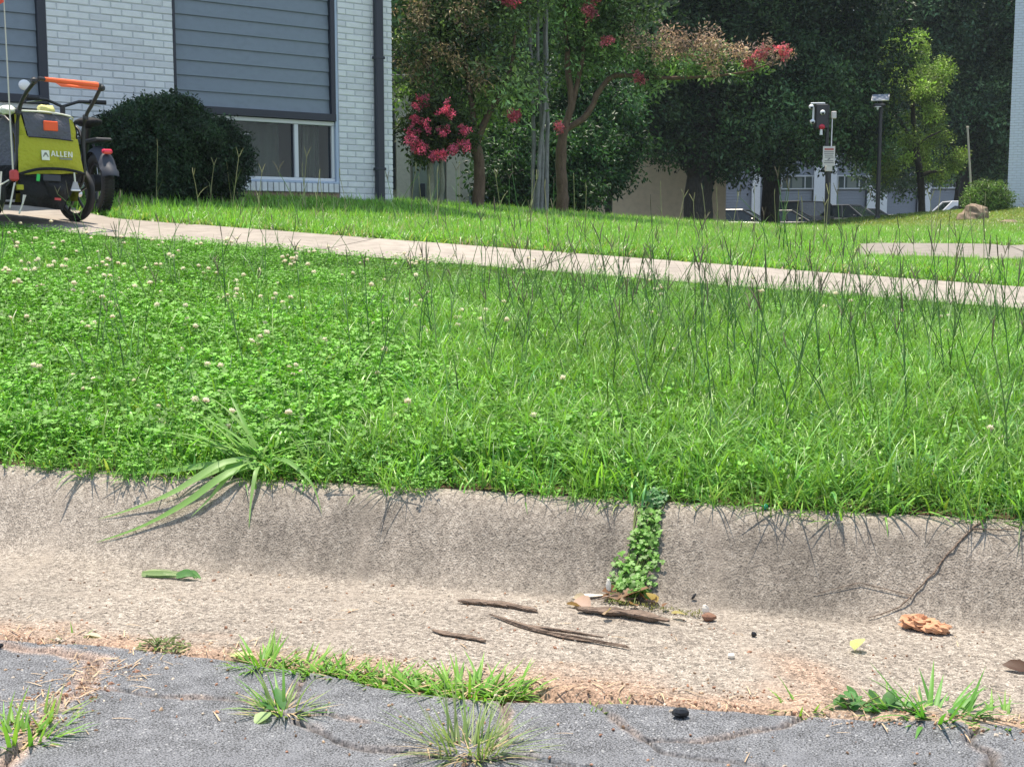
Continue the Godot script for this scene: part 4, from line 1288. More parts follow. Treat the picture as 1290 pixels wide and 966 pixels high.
	crown(sh2, "foliage", fine, M.tree_leaf, crown_points([[11.95, y1 + .38, -33.2, .4], [12.3, y1 + .42, -33.3, .42], [12.1, y1 + .55, -33.3, .32], [12.5, y1 + .35, -33.4, .38]], 70, 1.0, lin(.22, .36, .09), 0.6, 0.3))

# ---------------------------------------------------------------- the lawn
func grass_clump(n: int, r: float, l0: float, l1: float, w: float, lean: float, segs := 3, fold := 0.3) -> ArrayMesh:
	var st := stool()
	st.set_smooth_group(0)
	for i in n:
		var a := rb(0, TAU)
		var q := r * sqrt(rng.randf())
		var k := rb(0.3, 0.9)
		var y := rb(-0.1, 0.1)
		st.set_color(Color(k * (1.0 + y), k, k * (1.0 - y)) if rng.randf() > 0.08 else Color(1.0, 0.62, 0.9))
		blade(st, Vector3(cos(a) * q, -0.01, sin(a) * q), rb(0, TAU), rb(l0, l1), w * rb(0.7, 1.3), rb(0.05, lean), rb(0.2, 2.1), segs, fold, rb(-0.6, 0.6))
	return done(st)

func clover_clump(n: int, r: float, h0: float, h1: float, size: float) -> ArrayMesh:
	var st := stool()
	for i in n:
		var a := rb(0, TAU)
		var q := r * sqrt(rng.randf())
		var base := Vector3(cos(a) * q, 0, sin(a) * q)
		var top := base + Vector3(rb(-.02, .02), rb(h0, h1), rb(-.02, .02))
		st.set_smooth_group(0)
		var k := rb(0.38, 0.95)
		st.set_color(Color(k * 1.05, k * 1.05, k))
		var side := Vector3(0.0008, 0, 0.0005)
		quad(st, base - side, base + side, top + side, top - side)
		st.set_color(Color(k, k, k))
		var tilt := Basis(Vector3(rng.randfn(), 0, rng.randfn()).normalized(), rb(0.0, 0.6))
		var spin_ := rb(0, TAU)
		var s := size * rb(0.75, 1.25)
		var cup := rb(0.05, 0.45)
		for j in 3:
			var b := tilt * Basis(Vector3.UP, spin_ + j * TAU / 3.0) * Basis(Vector3.RIGHT, -cup)
			var p := [Vector3.ZERO, Vector3(-.38, .04, .35), Vector3(-.46, .1, .75), Vector3(-.2, .09, 1.0), Vector3(0, .03, .94), Vector3(.2, .09, 1.0), Vector3(.46, .1, .75), Vector3(.38, .04, .35)]
			for m in range(1, 7):
				if m < 4: tri(st, top + b * (p[0] * s), top + b * (p[m] * s), top + b * (p[m + 1] * s))
				else: tri(st, top + b * (p[0] * s), top + b * (p[m] * s), top + b * (p[m + 1] * s))
	return done(st)

func lawn_tone(x: float, d: float) -> float:
	return 1.0 + 0.22 * fn(x, d, 0.35, 11.0) + 0.12 * fn(x, d, 1.3, 12.0)

func build_lawn() -> void:
	var cl := []
	for k in 3:
		cl.append(clover_clump(16, 0.075, 0.02, 0.085, 0.0125))
	var gr := []
	for k in 3:
		gr.append(grass_clump(13, 0.07, 0.06, 0.14, 0.0072, 1.35))
	var wide := grass_clump(7, 0.05, 0.10, 0.22, 0.0105, 1.0, 4, 0.25)
	var fine := grass_clump(15, 0.06, 0.10, 0.22, 0.0048, 1.15, 4)
	var lists := [[], [], [], [], [], [], [], []]
	var green_c := lin(.255, .58, .085)
	var green_g := lin(.335, .68, .115)
	# near lawn
	for i in 46000:
		var t := 3.0 + (7.84 - 3.0) * pow(rng.randf(), 0.88)
		var s := rb(-7.5, 2.6)
		var w := to_xz(s, t)
		if absf(w.x) > 0.398 * -w.y + 0.9:
			continue
		var edge := 3.075 + 0.03 * fn(s, 5.0, 2.0) + 0.025 * fn(s, 6.0, 8.0)
		if t < edge:
			continue
		var n := fn(s, t, 0.7, 1.0) + 0.5 * fn(s, t, 2.2, 2.0)
		var cw := clampf(0.20 - 0.16 * (w.x / (0.4 * -w.y)) * 1.7 + 0.6 * n + (0.34 - 0.3 * (w.x / (0.4 * -w.y))) * (1.0 - smoothstep(3.1, 3.6, t)), 0.04, 0.97)
		var tone := lawn_tone(s, t)
		var low := lerpf(1.0, 0.36, smoothstep(5.4, 7.4, t))
		var p := gs(s, t, rb(-0.008, 0.004))
		if t < 3.12:
			p.y = 0.165
		if rng.randf() < cw:
			var k := rng.randi() % 3
			var sc := rb(0.75, 1.2) * lerpf(1.0, low, 0.6) * lerpf(0.55, 1.0, smoothstep(3.05, 3.35, t))
			var c := green_c * tone * rb(0.65, 1.2)
			lists[k].append([Transform3D(spin(0.2).scaled(Vector3(sc, sc, sc)), p), c])
		if rng.randf() < 1.25 - cw * 0.75:
			var sc := rb(0.7, 1.2) * low * (0.7 if t < 3.16 else 1.0)
			var c := green_g * tone * rb(0.6, 1.3)
			if rng.randf() < 0.12: c = Color(c.r * 0.7, c.g * 0.85, c.b * 1.5)
			var r := rng.randf()
			var kk := 3 + rng.randi() % 3
			if r < 0.12: kk = 6
			elif r < 0.6 and w.x > -0.4 + 0.5 * n: kk = 7
			lists[kk].append([Transform3D(spin(0.25).scaled(Vector3(sc, sc * rb(0.85, 1.2), sc)), p), c])
	for k in 3:
		tag(many("clover", cl[k], M.clover_leaf, lists[k]), "clover leaves carpeting the near lawn", "clover")
	for k in 3:
		tag(many("lawn_grass", gr[k], M.grass_leaf, lists[3 + k]), "short bright lawn grass blades", "grass")
	tag(many("broad_grass", wide, M.grass_leaf, lists[6]), "broader grass blades scattered in the lawn", "grass")
	tag(many("fine_grass", fine, M.grass_leaf, lists[7]), "long fine grass in the near lawn", "grass")
	# upper lawn beyond the sidewalk
	var up := [grass_clump(20, 0.12, 0.07, 0.16, 0.009, 1.2, 3, 0.3), grass_clump(20, 0.12, 0.06, 0.13, 0.011, 1.35, 3, 0.3)]
	var ul := [[], [], []]
	for i in 46000:
		var d := 8.2 + 14.3 * pow(rng.randf(), 0.85)
		var x := rb(-0.42, 0.42) * d + rb(-0.8, 0.8)
		var q := to_st(x, d)
		if q.y < 9.07 + 0.95 * (1.0 - smoothstep(-7.2, -5.6, q.x)):
			continue
		if q.x > -0.2 and q.y > 11.95 and q.y < 14.55:
			continue
		var bl := Vector2((x + 1.37) * 0.8 - (d - 15.0) * -0.6, 0).x
		var off := (x + 1.37) * 0.6 - (d - 15.0) * 0.8
		if bl < 0.05 and off < 0.02:
			continue
		var c := green_g * lawn_tone(q.x, q.y) * rb(0.8, 1.3)
		if rng.randf() < 0.10: c = Color(.66, .66, .42) * rb(0.8, 1.1)
		var sc := rb(0.6, 1.1)
		if q.x > -1.0 and q.y > 10.6 and q.y < 12.3: sc *= 0.5
		ul[rng.randi() % 2].append([Transform3D(spin(0.2).scaled(Vector3(sc, sc, sc)), g(x, d, -0.01)), c])
	# far lawn
	for i in 34000:
		var d := rb(19.0, 44.0)
		var x := rb(0.02, 0.45) * d + rb(-1.0, 1.0)
		var q := to_st(x, d)
		if q.x > -0.2 and q.y > 11.95 and q.y < 14.55:
			continue
		var c := lin(.38, .60, .16) * lawn_tone(q.x, q.y) * rb(0.8, 1.25)
		if rng.randf() < 0.2: c = Color(.46, .52, .20) * rb(0.8, 1.2)
		var sc := rb(0.9, 1.5)
		ul[2].append([Transform3D(spin(0.2).scaled(Vector3(sc, sc * 0.6, sc)), g(x, d, -0.01)), c])
	tag(many("upper_lawn_grass", up[0], M.grass_leaf, ul[0]), "grass of the upper lawn below the flats", "grass")
	tag(many("upper_lawn_grass", up[1], M.grass_leaf, ul[1]), "pale seeded grass of the upper lawn", "grass")
	tag(many("far_lawn_grass", grass_clump(24, 0.2, 0.08, 0.16, 0.011, 0.8, 3, 0.0), M.grass_leaf, ul[2]), "mown grass of the far lawn by the rocks", "grass")
	var tall := []
	for i in 2600:
		var t := rb(3.5, 7.7)
		var s := rb(-6.0, 2.0)
		var w := to_xz(s, t)
		var u := w.x / -w.y
		if absf(u) > 0.41 or rng.randf() > clampf(0.12 + 0.9 * smoothstep(-0.15, 0.2, u) + 0.8 * fn(s, t, 0.8, 8.0), 0.02, 1.0):
			continue
		var sc := rb(0.6, 1.15) * lerpf(1.0, 0.75, smoothstep(6.4, 7.6, t))
		tall.append([Transform3D(spin(0.2).scaled(Vector3(sc, sc, sc)), gs(s, t, -0.005)), lin(.20, .42, .09) * rb(0.6, 1.3)])
	tag(many("tall_grass", grass_clump(4, 0.04, 0.20, 0.34, 0.0044, 0.5, 5, 0.3), M.grass_leaf, tall), "taller green blades standing out of the turf", "grass")
	build_clover_flowers()
	build_stalks()

func build_clover_flowers() -> void:
	var protos := []
	for v in 3:
		var o := Node3D.new()
		var hh: float = [0.085, 0.105, 0.075][v]
		put("stem", tube_mesh([Vector3(0, -0.02, 0), Vector3(0.004, hh * 0.5, 0.002), Vector3(0.0, hh, 0)], [0.0011, 0.001, 0.0009], 5), M.stalk_green, o)
		var st := stool()
		st.set_smooth_group(-1)
		for i in 46:
			var la := asin(lerpf(-0.75, 1.0, i / 45.0))
			var lo := i * 2.39996
			var dir := Vector3(cos(la) * cos(lo), sin(la), cos(la) * sin(lo))
			var base := Vector3(0, hh, 0) + dir * 0.0035
			var b := frame_at((dir + Vector3(rb(-.4, .4), 0.2, rb(-.4, .4))).normalized())
			var low := clampf(0.5 - dir.y, 0.0, 1.0)
			var c := Color(.95, .90, .78).lerp(Color(.74, .56, .40) if v != 2 else Color(.46, .29, .15), low * (0.8 if v != 0 else 0.4))
			st.set_color(c)
			var l := 0.0095 * rb(0.6, 1.35)
			var w := 0.0026
			tri(st, base, base + b * Vector3(w, 0, l * 0.6), base + b * Vector3(0, 0, l))
			tri(st, base, base + b * Vector3(0, 0, l), base + b * Vector3(-w, 0, l * 0.6))
			tri(st, base, base + b * Vector3(0, w, l * 0.7), base + b * Vector3(0, -w * 0.3, l * 0.95))
		put("flower", done(st), M.petal, o)
		protos.append(o)
	var made := 0
	var tries := 0
	var near := Vector2(0, 99)
	while made < 290 and tries < 7000:
		tries += 1
		var t := 3.3 + 4.4 * pow(rng.randf(), 0.9)
		var s := rb(-6.5, 1.4)
		if near.y < 50.0 and rng.randf() < 0.28:
			s = near.x + rb(-.05, .05)
			t = near.y + rb(-.05, .05)
		var w := to_xz(s, t)
		if absf(w.x) > 0.40 * -w.y:
			continue
		var keep := clampf(0.75 - 0.7 * (w.x / (0.4 * -w.y)) + 0.9 * fn(s, t, 1.1, 5.0), 0.05, 1.0)
		if rng.randf() > keep:
			continue
		near = Vector2(s, t)
		var kind := 0 if rng.randf() < 0.55 else (1 if rng.randf() < 0.55 else 2)
		var r: Node3D = protos[kind].duplicate()
		r.name = numbered("clover_flower")
		add_child(r)
		r.position = gs(s, t, rb(0.0, 0.03))
		r.basis = Basis(Vector3.UP, rb(0, TAU)) * Basis(Vector3.RIGHT, rb(-0.35, 0.35))
		r.scale = Vector3(1, rb(0.7, 1.0), 1) * rb(0.65, 1.15)
		var u := w.x / -w.y
		var seen: String = ["far left", "left", "left of middle", "right of middle", "right", "far right"][clampi(int((u + 0.40) / 0.134), 0, 5)]
		var row: String = "close to the sidewalk" if t > 6.8 else ("above the middle" if t > 5.7 else ("below the middle" if t > 4.6 else "close to the kerb"))
		tag(r, "%s clover flower, %s of the near lawn, %s" % [["round white", "pinkish white", "browning faded"][kind], seen, row], "flower", "clover flowers in the lawn")
		made += 1
	for p in protos:
		p.free()

func stalk_mesh(height: float, bend: float, heads: int, dark: Color, pale: Color, head_len: float) -> Array:
	var pts := []
	var n := 7
	for i in n:
		var f := float(i) / (n - 1)
		pts.append(Vector3(bend * f * f, height * f, 0.25 * bend * f * f * f))
	var st := stool()
	st.set_color(dark)
	tube(st, pts, ramp(0.0022, 0.0013, n), 5, 1.0, false)
	for q in 3:
		var i := 1 + q
		st.set_color(dark.lerp(Color(.05, .12, .02), 0.6))
		blade(st, pts[i], rb(0, TAU), rb(0.08, 0.17), 0.004, rb(0.15, 0.4), rb(0.2, 1.0), 3, 0.25)
	var stem := done(st)
	var sh := stool()
	sh.set_color(pale)
	var top: Vector3 = pts[n - 1]
	var a0 := rb(0, TAU)
	for k in heads:
		var spread := rb(0.16, 0.32) if heads > 1 else 0.1
		var a := a0 + TAU * k / heads + rb(-0.2, 0.2)
		var hp := []
		var rr := []
		for i in 6:
			var f := i / 5.0
			hp.append(top + Vector3(cos(a) * sin(spread * (0.6 + f)) * head_len * f, head_len * f * cos(spread * f), sin(a) * sin(spread) * head_len * f))
			rr.append(0.0007 + 0.0012 * sin(PI * clampf(f * 0.9 + 0.1, 0, 1)))
		tube(sh, hp, rr, 5)
		for i in 16:
			var f := (i + 1) / 17.0
			var p := (hp[int(f * 5)] as Vector3).lerp(hp[mini(int(f * 5) + 1, 5)], f * 5 - int(f * 5))
			var b := any_turn()
			tri(sh, p, p + b * Vector3(0.0008, 0, 0.0035), p + b * Vector3(-0.0008, 0.001, 0.0035))
	return [stem, done(sh)]

func build_stalks() -> void:
	var dark := lin(.075, .18, .045)
	var purple := lin(.085, .070, .045)
	var straw := lin(.30, .29, .13)
	var protos := []
	for v in 10:
		var o := Node3D.new()
		var shade := rb(0.0, 1.0)
		var two: int = [2, 1, 2, 1, 1, 2, 2, 1, 2, 1][v]
		var m := stalk_mesh(rb(0.32, 0.54), rb(-0.16, 0.20), two, dark.lerp(lin(.16, .24, .07), shade * 0.6) if v < 8 else straw, purple.lerp(lin(.20, .19, .10), shade * 0.7) if v < 8 else straw, rb(0.05, 0.09))
		put("stem", m[0], M.stalk, o)
		put("seed_head", m[1], M.stalk, o)
		protos.append(o)
	var n := 0
	var tries := 0
	while n < 290 and tries < 9000:
		tries += 1
		var t := rb(3.5, 7.8)
		var s := rb(-6.0, 2.0)
		var w := to_xz(s, t)
		var u := w.x / -w.y
		if absf(u) > 0.405:
			continue
		var keep := clampf(0.22 + 1.0 * smoothstep(-0.2, 0.15, u) + 0.9 * fn(s, t, 0.9, 8.0), 0.03, 1.0) * smoothstep(3.3, 4.8, t) * lerpf(1.0, 0.5, smoothstep(6.6, 7.3, t))
		keep = maxf(keep, 0.9 * exp(-pow((s + 2.62) / 0.16, 2.0) - pow((t - 5.2) / 0.3, 2.0)))
		if rng.randf() > keep:
			continue
		var r: Node3D = protos[rng.randi() % 8].duplicate()
		r.name = numbered("grass_stalk")
		add_child(r)
		r.position = gs(s, t, -0.01)
		r.basis = Basis(Vector3.UP, rb(0, TAU)) * Basis(Vector3.RIGHT, rb(-0.38, 0.38))
		var k := rb(0.5, 1.15)
		r.scale = Vector3(1.15, k, 1.15)
		var seen: String = ["far left", "left", "middle", "right", "far right"][clampi(int((u + 0.405) / 0.162), 0, 4)]
		var row: String = "close to the sidewalk" if t > 6.8 else ("above the middle" if t > 5.7 else ("below the middle" if t > 4.6 else "close to the kerb"))
		var lean: String = "upright" if absf(r.basis.y.x) < 0.07 else ("left leaning" if r.basis.y.x < 0.0 else "right leaning")
		tag(r, "%s %s seed stalk, %s of the near lawn, %s" % [lean, "short" if k < 0.82 else "tall", seen, row], "grass stalk", "tall seeding stalks in the near lawn")
		n += 1
	n = 0
	tries = 0
	while n < 60 and tries < 4000:
		tries += 1
		var d := rb(9.5, 13.5)
		var u := rb(-0.3, 0.4)
		var q := to_st(u * d, d)
		if q.y < 9.15 + 0.95 * (1.0 - smoothstep(-7.2, -5.6, q.x)):
			continue
		if q.x > -0.2 and q.y > 12.1 and q.y < 14.6:
			continue
		var r: Node3D = protos[8 + rng.randi() % 2 if rng.randf() < 0.6 else rng.randi() % 8].duplicate()
		r.name = numbered("grass_stalk")
		add_child(r)
		r.position = g(u * d, d, -0.01)
		r.basis = Basis(Vector3.UP, rb(0, TAU)) * Basis(Vector3.RIGHT, rb(-0.2, 0.2))
		r.scale = Vector3(1.7, rb(0.9, 1.35), 1.7)
		var seen: String = ["far left", "left", "middle", "right", "far right"][clampi(int((u + 0.3) / 0.14), 0, 4)]
		tag(r, "%s seeding grass stalk, %s of the upper lawn, %s" % ["left leaning" if r.basis.y.x < 0.0 else "right leaning", seen, "beside the sidewalk" if d < 10.6 else ("halfway up" if d < 12.0 else "farther up")], "grass stalk", "seeding stalks on the upper lawn")
		n += 1
	for p in protos:
		p.free()

# ---------------------------------------------------------------- posts, rocks, cars
func cyl(called: String, a: Vector3, b: Vector3, r0: float, r1: float, m: Material, parent: Node3D, sides := 12) -> MeshInstance3D:
	return put(called, tube_mesh([a, b], [r0, r1], sides), m, parent)

func bx(called: String, at: Vector3, size: Vector3, m: Material, parent: Node3D, c := 0.004, b := Basis.IDENTITY) -> MeshInstance3D:
	return put(called, box_mesh(size, c), m, parent, Transform3D(b, at))

func ball(called: String, at: Vector3, r: Vector3, m: Material, parent: Node3D, rough := 0.0, seg := 14) -> MeshInstance3D:
	var st := stool()
	lump(st, Vector3.ZERO, r, rough, seg)
	return put(called, done(st), m, parent, Transform3D(Basis.IDENTITY, at))

func build_street_things() -> void:
	# solar lamp
	var lp := thing("solar_lamp", "slim black lamp post topped with a tilted solar panel", "lamp post", g(9.90, 35.1, -0.02))
	cyl("pole", Vector3(0, -0.3, 0), Vector3(0, 3.05, 0), 0.062, 0.05, M.black_metal, lp)
	cyl("base", Vector3(0, 0, 0), Vector3(0, 0.14, 0), 0.1, 0.075, M.black_metal, lp)
	var head := bx("lamp_head", Vector3(-0.08, 3.06, 0.08), Vector3(0.30, 0.07, 0.26), M.black_metal, lp, 0.02)
	bx("lens", Vector3(-0.05, -0.045, 0.05), Vector3(0.16, 0.02, 0.16), M.lamp_lens, head, 0.005)
	ball("sensor", Vector3(-0.13, 2.98, 0.16), Vector3(0.03, 0.05, 0.03), M.lamp_lens, lp)
	bx("bracket", Vector3(0, 3.14, 0.0), Vector3(0.08, 0.16, 0.08), M.black_metal, lp, 0.01)
	var tilt := Basis(Vector3.UP, -0.35) * Basis(Vector3.RIGHT, 0.55)
	var pan := bx("solar_panel", Vector3(-0.02, 3.27, 0.0), Vector3(0.46, 0.035, 0.36), M.steel, lp, 0.006, tilt)
	for i in 4:
		for j in 2:
			bx("cell", Vector3(-0.156 + i * 0.104, 0.02, -0.08 + j * 0.16), Vector3(0.102, 0.006, 0.157), M.panel_cell, pan, 0.001)
	# camera pole
	var cp_ := thing("camera_pole", "black surveillance pole carrying a black box with white dome cameras", "camera pole", g(8.03, 33.0, -0.02))
	cyl("pole", Vector3(0, -0.3, 0), Vector3(0, 2.0, 0), 0.075, 0.07, M.black_metal, cp_)
	cyl("upper_pole", Vector3(-0.06, 2.0, 0), Vector3(-0.06, 3.15, 0), 0.045, 0.045, M.black_metal, cp_)
	bx("collar", Vector3(0.0, 1.57, 0.0), Vector3(0.16, 0.14, 0.16), M.sign_white, cp_, 0.01)
	bx("camera_box", Vector3(-0.24, 2.86, 0.05), Vector3(0.30, 0.60, 0.28), M.black_metal, cp_, 0.02)
	bx("camera_arm", Vector3(-0.33, 3.19, 0.08), Vector3(0.36, 0.035, 0.06), M.white_plastic, cp_, 0.01)
	bx("camera_arm", Vector3(-0.44, 2.93, 0.08), Vector3(0.05, 0.34, 0.05), M.white_plastic, cp_, 0.01)
	for q in [Vector3(-0.5, 3.10, 0.1), Vector3(-0.47, 2.73, 0.14), Vector3(-0.24, 2.95, 0.22)]:
		var dc := ball("dome_camera", q, Vector3(0.066, 0.064, 0.066), M.white_plastic, cp_)
		ball("lens", Vector3(0.0, -0.022, 0.038), Vector3(0.036, 0.036, 0.036), M.glass_dark, dc)
	ball("strobe", Vector3(-0.24, 2.60, 0.16), Vector3(0.085, 0.07, 0.085), M.tail_red, cp_)
	cyl("siren", Vector3(-0.25, 2.56, 0.16), Vector3(-0.25, 2.40, 0.16), 0.03, 0.04, M.white_plastic, cp_)
	cyl("conduit", Vector3(0.04, 1.9, 0.06), Vector3(0.04, 2.86, 0.06), 0.018, 0.018, M.steel, cp_, 8)
	bx("junction_box", Vector3(0.08, 2.90, 0.06), Vector3(0.12, 0.18, 0.1), M.sign_white, cp_, 0.012)
	var sg := thing("warning_sign", "white warning sign with a red heading fixed to the camera pole", "sign", g(8.03, 33.0, 1.86) + Vector3(-0.02, 0, 0.085))
	bx("plate", Vector3.ZERO, Vector3(0.31, 0.49, 0.008), M.sign_white, sg, 0.003)
	bx("heading", Vector3(0, 0.17, 0.006), Vector3(0.23, 0.045, 0.003), M.sign_red, sg, 0.0)
	for k in 7:
		if k == 4: continue
		bx("text_line", Vector3(rb(-.008, .008), 0.108 - k * 0.046, 0.006), Vector3(rb(.2, .26), 0.017, 0.003), M.sign_ink, sg, 0.0)
	bx("symbol", Vector3(0.0, -0.075, 0.006), Vector3(0.07, 0.03, 0.003), M.sign_ink, sg, 0.0, Basis(Vector3.BACK, 0.5))
	# leaning pale pole
	var pp := thing("leaning_pole", "thin pale pole leaning beside the round shrub", "pole", Vector3(13.5, h(13.5, 38.0) - 0.1, -38.0))
	cyl("shaft", Vector3(0.03, -0.2, 0), Vector3(-0.24, 2.55, 0), 0.035, 0.03, M.pole_white, pp)
	bx("cap", Vector3(-0.24, 2.56, 0), Vector3(0.07, 0.05, 0.07), M.pole_white, pp, 0.01)
	# rocks
	var r1 := stool()
	noise_a.frequency = 0.012
	lump(r1, Vector3(0, 0.13, 0), Vector3(0.36, 0.27, 0.3), 0.55, 14, 3, true)
	lump(r1, Vector3(-0.24, 0.08, 0.02), Vector3(0.2, 0.2, 0.24), 0.5, 11, 8, true)
	noise_a.frequency = 0.02
	tag(put("boulder", done(r1), M.rock, self, Transform3D(Basis(Vector3.UP, 0.4), g(10.48, 29.3, -0.03))), "large brown boulder sitting on the far lawn", "rock")
	var r2 := stool()
	lump(r2, Vector3(0, 0.03, 0), Vector3(0.19, 0.07, 0.15), 0.45, 11, 5, true)
	tag(put("flat_stone", done(r2), M.rock, self, Transform3D(Basis.IDENTITY, g(9.72, 25.3, 0.0))), "small flat tan stone on the far lawn near the boulder", "rock")
	# parking lot and cars
	var lot := grid_mesh(30, 14, func(i, j): return g(6.0 + i * 1.0, 54.0 + j * 1.2, 0.03), func(_i, _j): return Color(0.31, 0.31, 0.31))
	tag(put("parking_lot", lot, M.asphalt), "asphalt car park below the far lawn", "", "", "structure")
	car("suv", "black sports utility vehicle parked behind the sign post", "car", Vector3(14.2, 0, -61.0), 0.75, M.car_black, 1.78, 4.7)
	car("sedan", "dark grey sedan right of the sign post with a bright windscreen", "car", Vector3(15.9, 0, -61.0), -0.72, M.car_grey, 1.62, 4.6)
	car("sedan", "dark sedan farther right in the row before the lamp post", "car", Vector3(17.6, 0, -64.0), -0.75, M.car_black, 1.55, 4.6)
	car("sedan", "low dark car at the left end of the row before the pillars", "car", Vector3(12.4, 0, -57.5), -0.5, M.car_black, 1.32, 4.5)
	car("sedan", "grey car half hidden beyond the thick tree trunk", "car", Vector3(9.6, 0, -54.0), -0.4, M.car_grey, 1.35, 4.4)
	car("sedan", "silver low car just right of the lamp post", "car", Vector3(19.2, 0, -64.5), -1.2, M.car_silver, 1.28, 4.4)
	car("van", "white panel van parked past the lamp post, roof above the lawn", "van", Vector3(22.6, 0, -64.0), PI, M.van_white, 1.9, 5.3)

# forward is local +x
func car(called: String, label: String, category: String, at: Vector3, turn: float, paint: Material, height: float, length: float) -> void:
	at.y = h(at.x, -at.z) + 0.03
	var c := thing(called, label, category, at, turn, "vehicles in the car park")
	var van := category == "van"
	var hw := 0.9
	var belt := height * (0.62 if not van else 0.6)
	var l2 := length / 2
	# lower body: stations of x, half width, underside, deck height
	var stn := [[-l2, .7, .45, belt * .8], [-l2 + .12, .84, .28, belt * .96], [-l2 + .9, hw, .22, belt], [0.0, hw, .2, belt], [l2 - 1.35, hw, .2, belt * .98], [l2 - .9, .88, .22, belt * .9], [l2 - .15, .8, .26, belt * .76], [l2, .66, .38, belt * .62]]
	if van:
		stn = [[-l2, .88, .35, belt], [-l2 + .08, hw, .28, belt], [0.0, hw, .25, belt], [l2 - 1.2, hw, .25, belt], [l2 - .75, .88, .25, belt * .92], [l2 - .12, .82, .28, belt * .78], [l2, .7, .4, belt * .6]]
	var st := stool()
	st.set_smooth_group(0)
	var rows := []
	for e in stn:
		var x: float = e[0]; var w: float = e[1]; var lo: float = e[2]; var hi: float = e[3]
		rows.append([Vector3(x, lo, -w * .85), Vector3(x, lo + .12, -w), Vector3(x, lerpf(lo, hi, .6), -w), Vector3(x, hi - .04, -w * .96), Vector3(x, hi, -w * .86), Vector3(x, hi + .02, 0), Vector3(x, hi, w * .86), Vector3(x, hi - .04, w * .96), Vector3(x, lerpf(lo, hi, .6), w), Vector3(x, lo + .12, w), Vector3(x, lo, w * .85)])
	for i in rows.size() - 1:
		for k in 11:
			var k2 := (k + 1) % 11
			quad(st, rows[i][k], rows[i][k2], rows[i + 1][k2], rows[i + 1][k])
	st.set_smooth_group(-1)
	for k in range(1, 10):
		tri(st, rows[0][0], rows[0][k + 1], rows[0][k])
		tri(st, rows[-1][0], rows[-1][k], rows[-1][k + 1])
	put("body", done(st), paint, c)
	# cabin: glass below, painted roof and posts
	var x0 := -l2 + (0.75 if called == "sedan" else 0.1)
	var x1 := l2 - (1.2 if not van else 0.78)
	var rx0 := x0 + (0.65 if called == "sedan" else 0.18)
	var rx1 := x1 - (0.85 if not van else 0.75)
	var top := height - 0.05
	var gw := hw * 0.88
	var rw := hw * 0.68 if not van else hw * 0.8
	var lo4 := [Vector3(x0, belt, -gw), Vector3(x1, belt * .98, -gw), Vector3(x1, belt * .98, gw), Vector3(x0, belt, gw)]
	var hi4 := [Vector3(rx0, top, -rw), Vector3(rx1, top, -rw), Vector3(rx1, top, rw), Vector3(rx0, top, rw)]
	for k in 4:
		var k2 := (k + 1) % 4
		var s2 := stool()
		s2.set_smooth_group(-1)
		quad(s2, lo4[k], lo4[k2], hi4[k2], hi4[k])
		var pane_m: Material = M.glass_dark
		if van and k != 1:
			pane_m = paint
		put("windscreen" if k == 1 else ("rear_window" if k == 3 else "side_window"), done(s2), pane_m, c)
		put("pillar", tube_mesh([lo4[k], hi4[k]], [0.045, 0.04], 6), paint, c)
		if van and k != 1 and k != 3:
			var s3 := stool()
			s3.set_smooth_group(-1)
			var z := -1.0 if k == 0 else 1.0
			quad(s3, Vector3(x1 - .15, belt + .02, z * (gw + .012)), Vector3(x1 - 1.1, belt + .02, z * (gw + .012)), Vector3(x1 - 1.1, top - .2, z * (rw + .035)), Vector3(rx1 - .12, top - .2, z * (rw + .035)))
			put("side_window", done(s3), M.glass_dark, c)
	if not van:
		for z: float in [-1.0, 1.0]:
			put("pillar", tube_mesh([Vector3(0.05, belt, z * gw), Vector3(-0.1, top, z * rw)], [0.05, 0.045], 6), paint, c)
	var s4 := stool()
	box(s4, Vector3((rx0 + rx1) / 2, top + 0.01, 0), Vector3(rx1 - rx0 + .06, 0.07, rw * 2 + .05), 0.03)
	put("roof", done(s4), paint, c)
	for e in [[-l2 + .85, -1], [-l2 + .85, 1], [l2 - .85, -1], [l2 - .85, 1]]:
		var wh := stool()
		ring(wh, Vector3.ZERO, 0.25, Vector2(0.075, 0.1), Basis.IDENTITY, 18, 8)
		var tyre := put("wheel", done(wh), M.black_rubber, c, Transform3D(Basis.IDENTITY, Vector3(e[0], 0.32, e[1] * (hw - .1))))
		put("rim", tube_mesh([Vector3(0, 0, -0.06), Vector3(0, 0, 0.06)], [0.2, 0.2], 12), M.rim_grey, tyre)
	for z: float in [-1.0, 1.0]:
		bx("headlight", Vector3(l2 - .1, belt * .66, z * .6), Vector3(.12, .14, .3), M.lamp_lens, c, .03)
		bx("tail_light", Vector3(-l2 + .04, belt * .8, z * .66), Vector3(.08, .18, .2), M.tail_red, c, .03)
		bx("mirror", Vector3(x1 - .35, belt + .07, z * (hw + .1)), Vector3(.12, .13, .2), paint, c, .03)

# ---------------------------------------------------------------- the bicycle trailer
func cloth(st: SurfaceTool, corners: Array, nu: int, nv: int, puff: Vector3, wave := 0.0) -> void:
	st.set_smooth_group(0)
	var grid := []
	for j in nv + 1:
		var row := []
		for i in nu + 1:
			var u := float(i) / nu
			var v := float(j) / nv
			var p: Vector3 = (corners[0] as Vector3).lerp(corners[1], u).lerp((corners[3] as Vector3).lerp(corners[2], u), v)
			var e := sin(PI * u) * sin(PI * v)
			p += puff * e + puff.normalized() * wave * noise_a.get_noise_3d(p.x * 400, p.y * 400, p.z * 400)
			row.append(p)
		grid.append(row)
	for j in nv:
		for i in nu:
			quad(st, grid[j][i], grid[j + 1][i], grid[j + 1][i + 1], grid[j][i + 1])

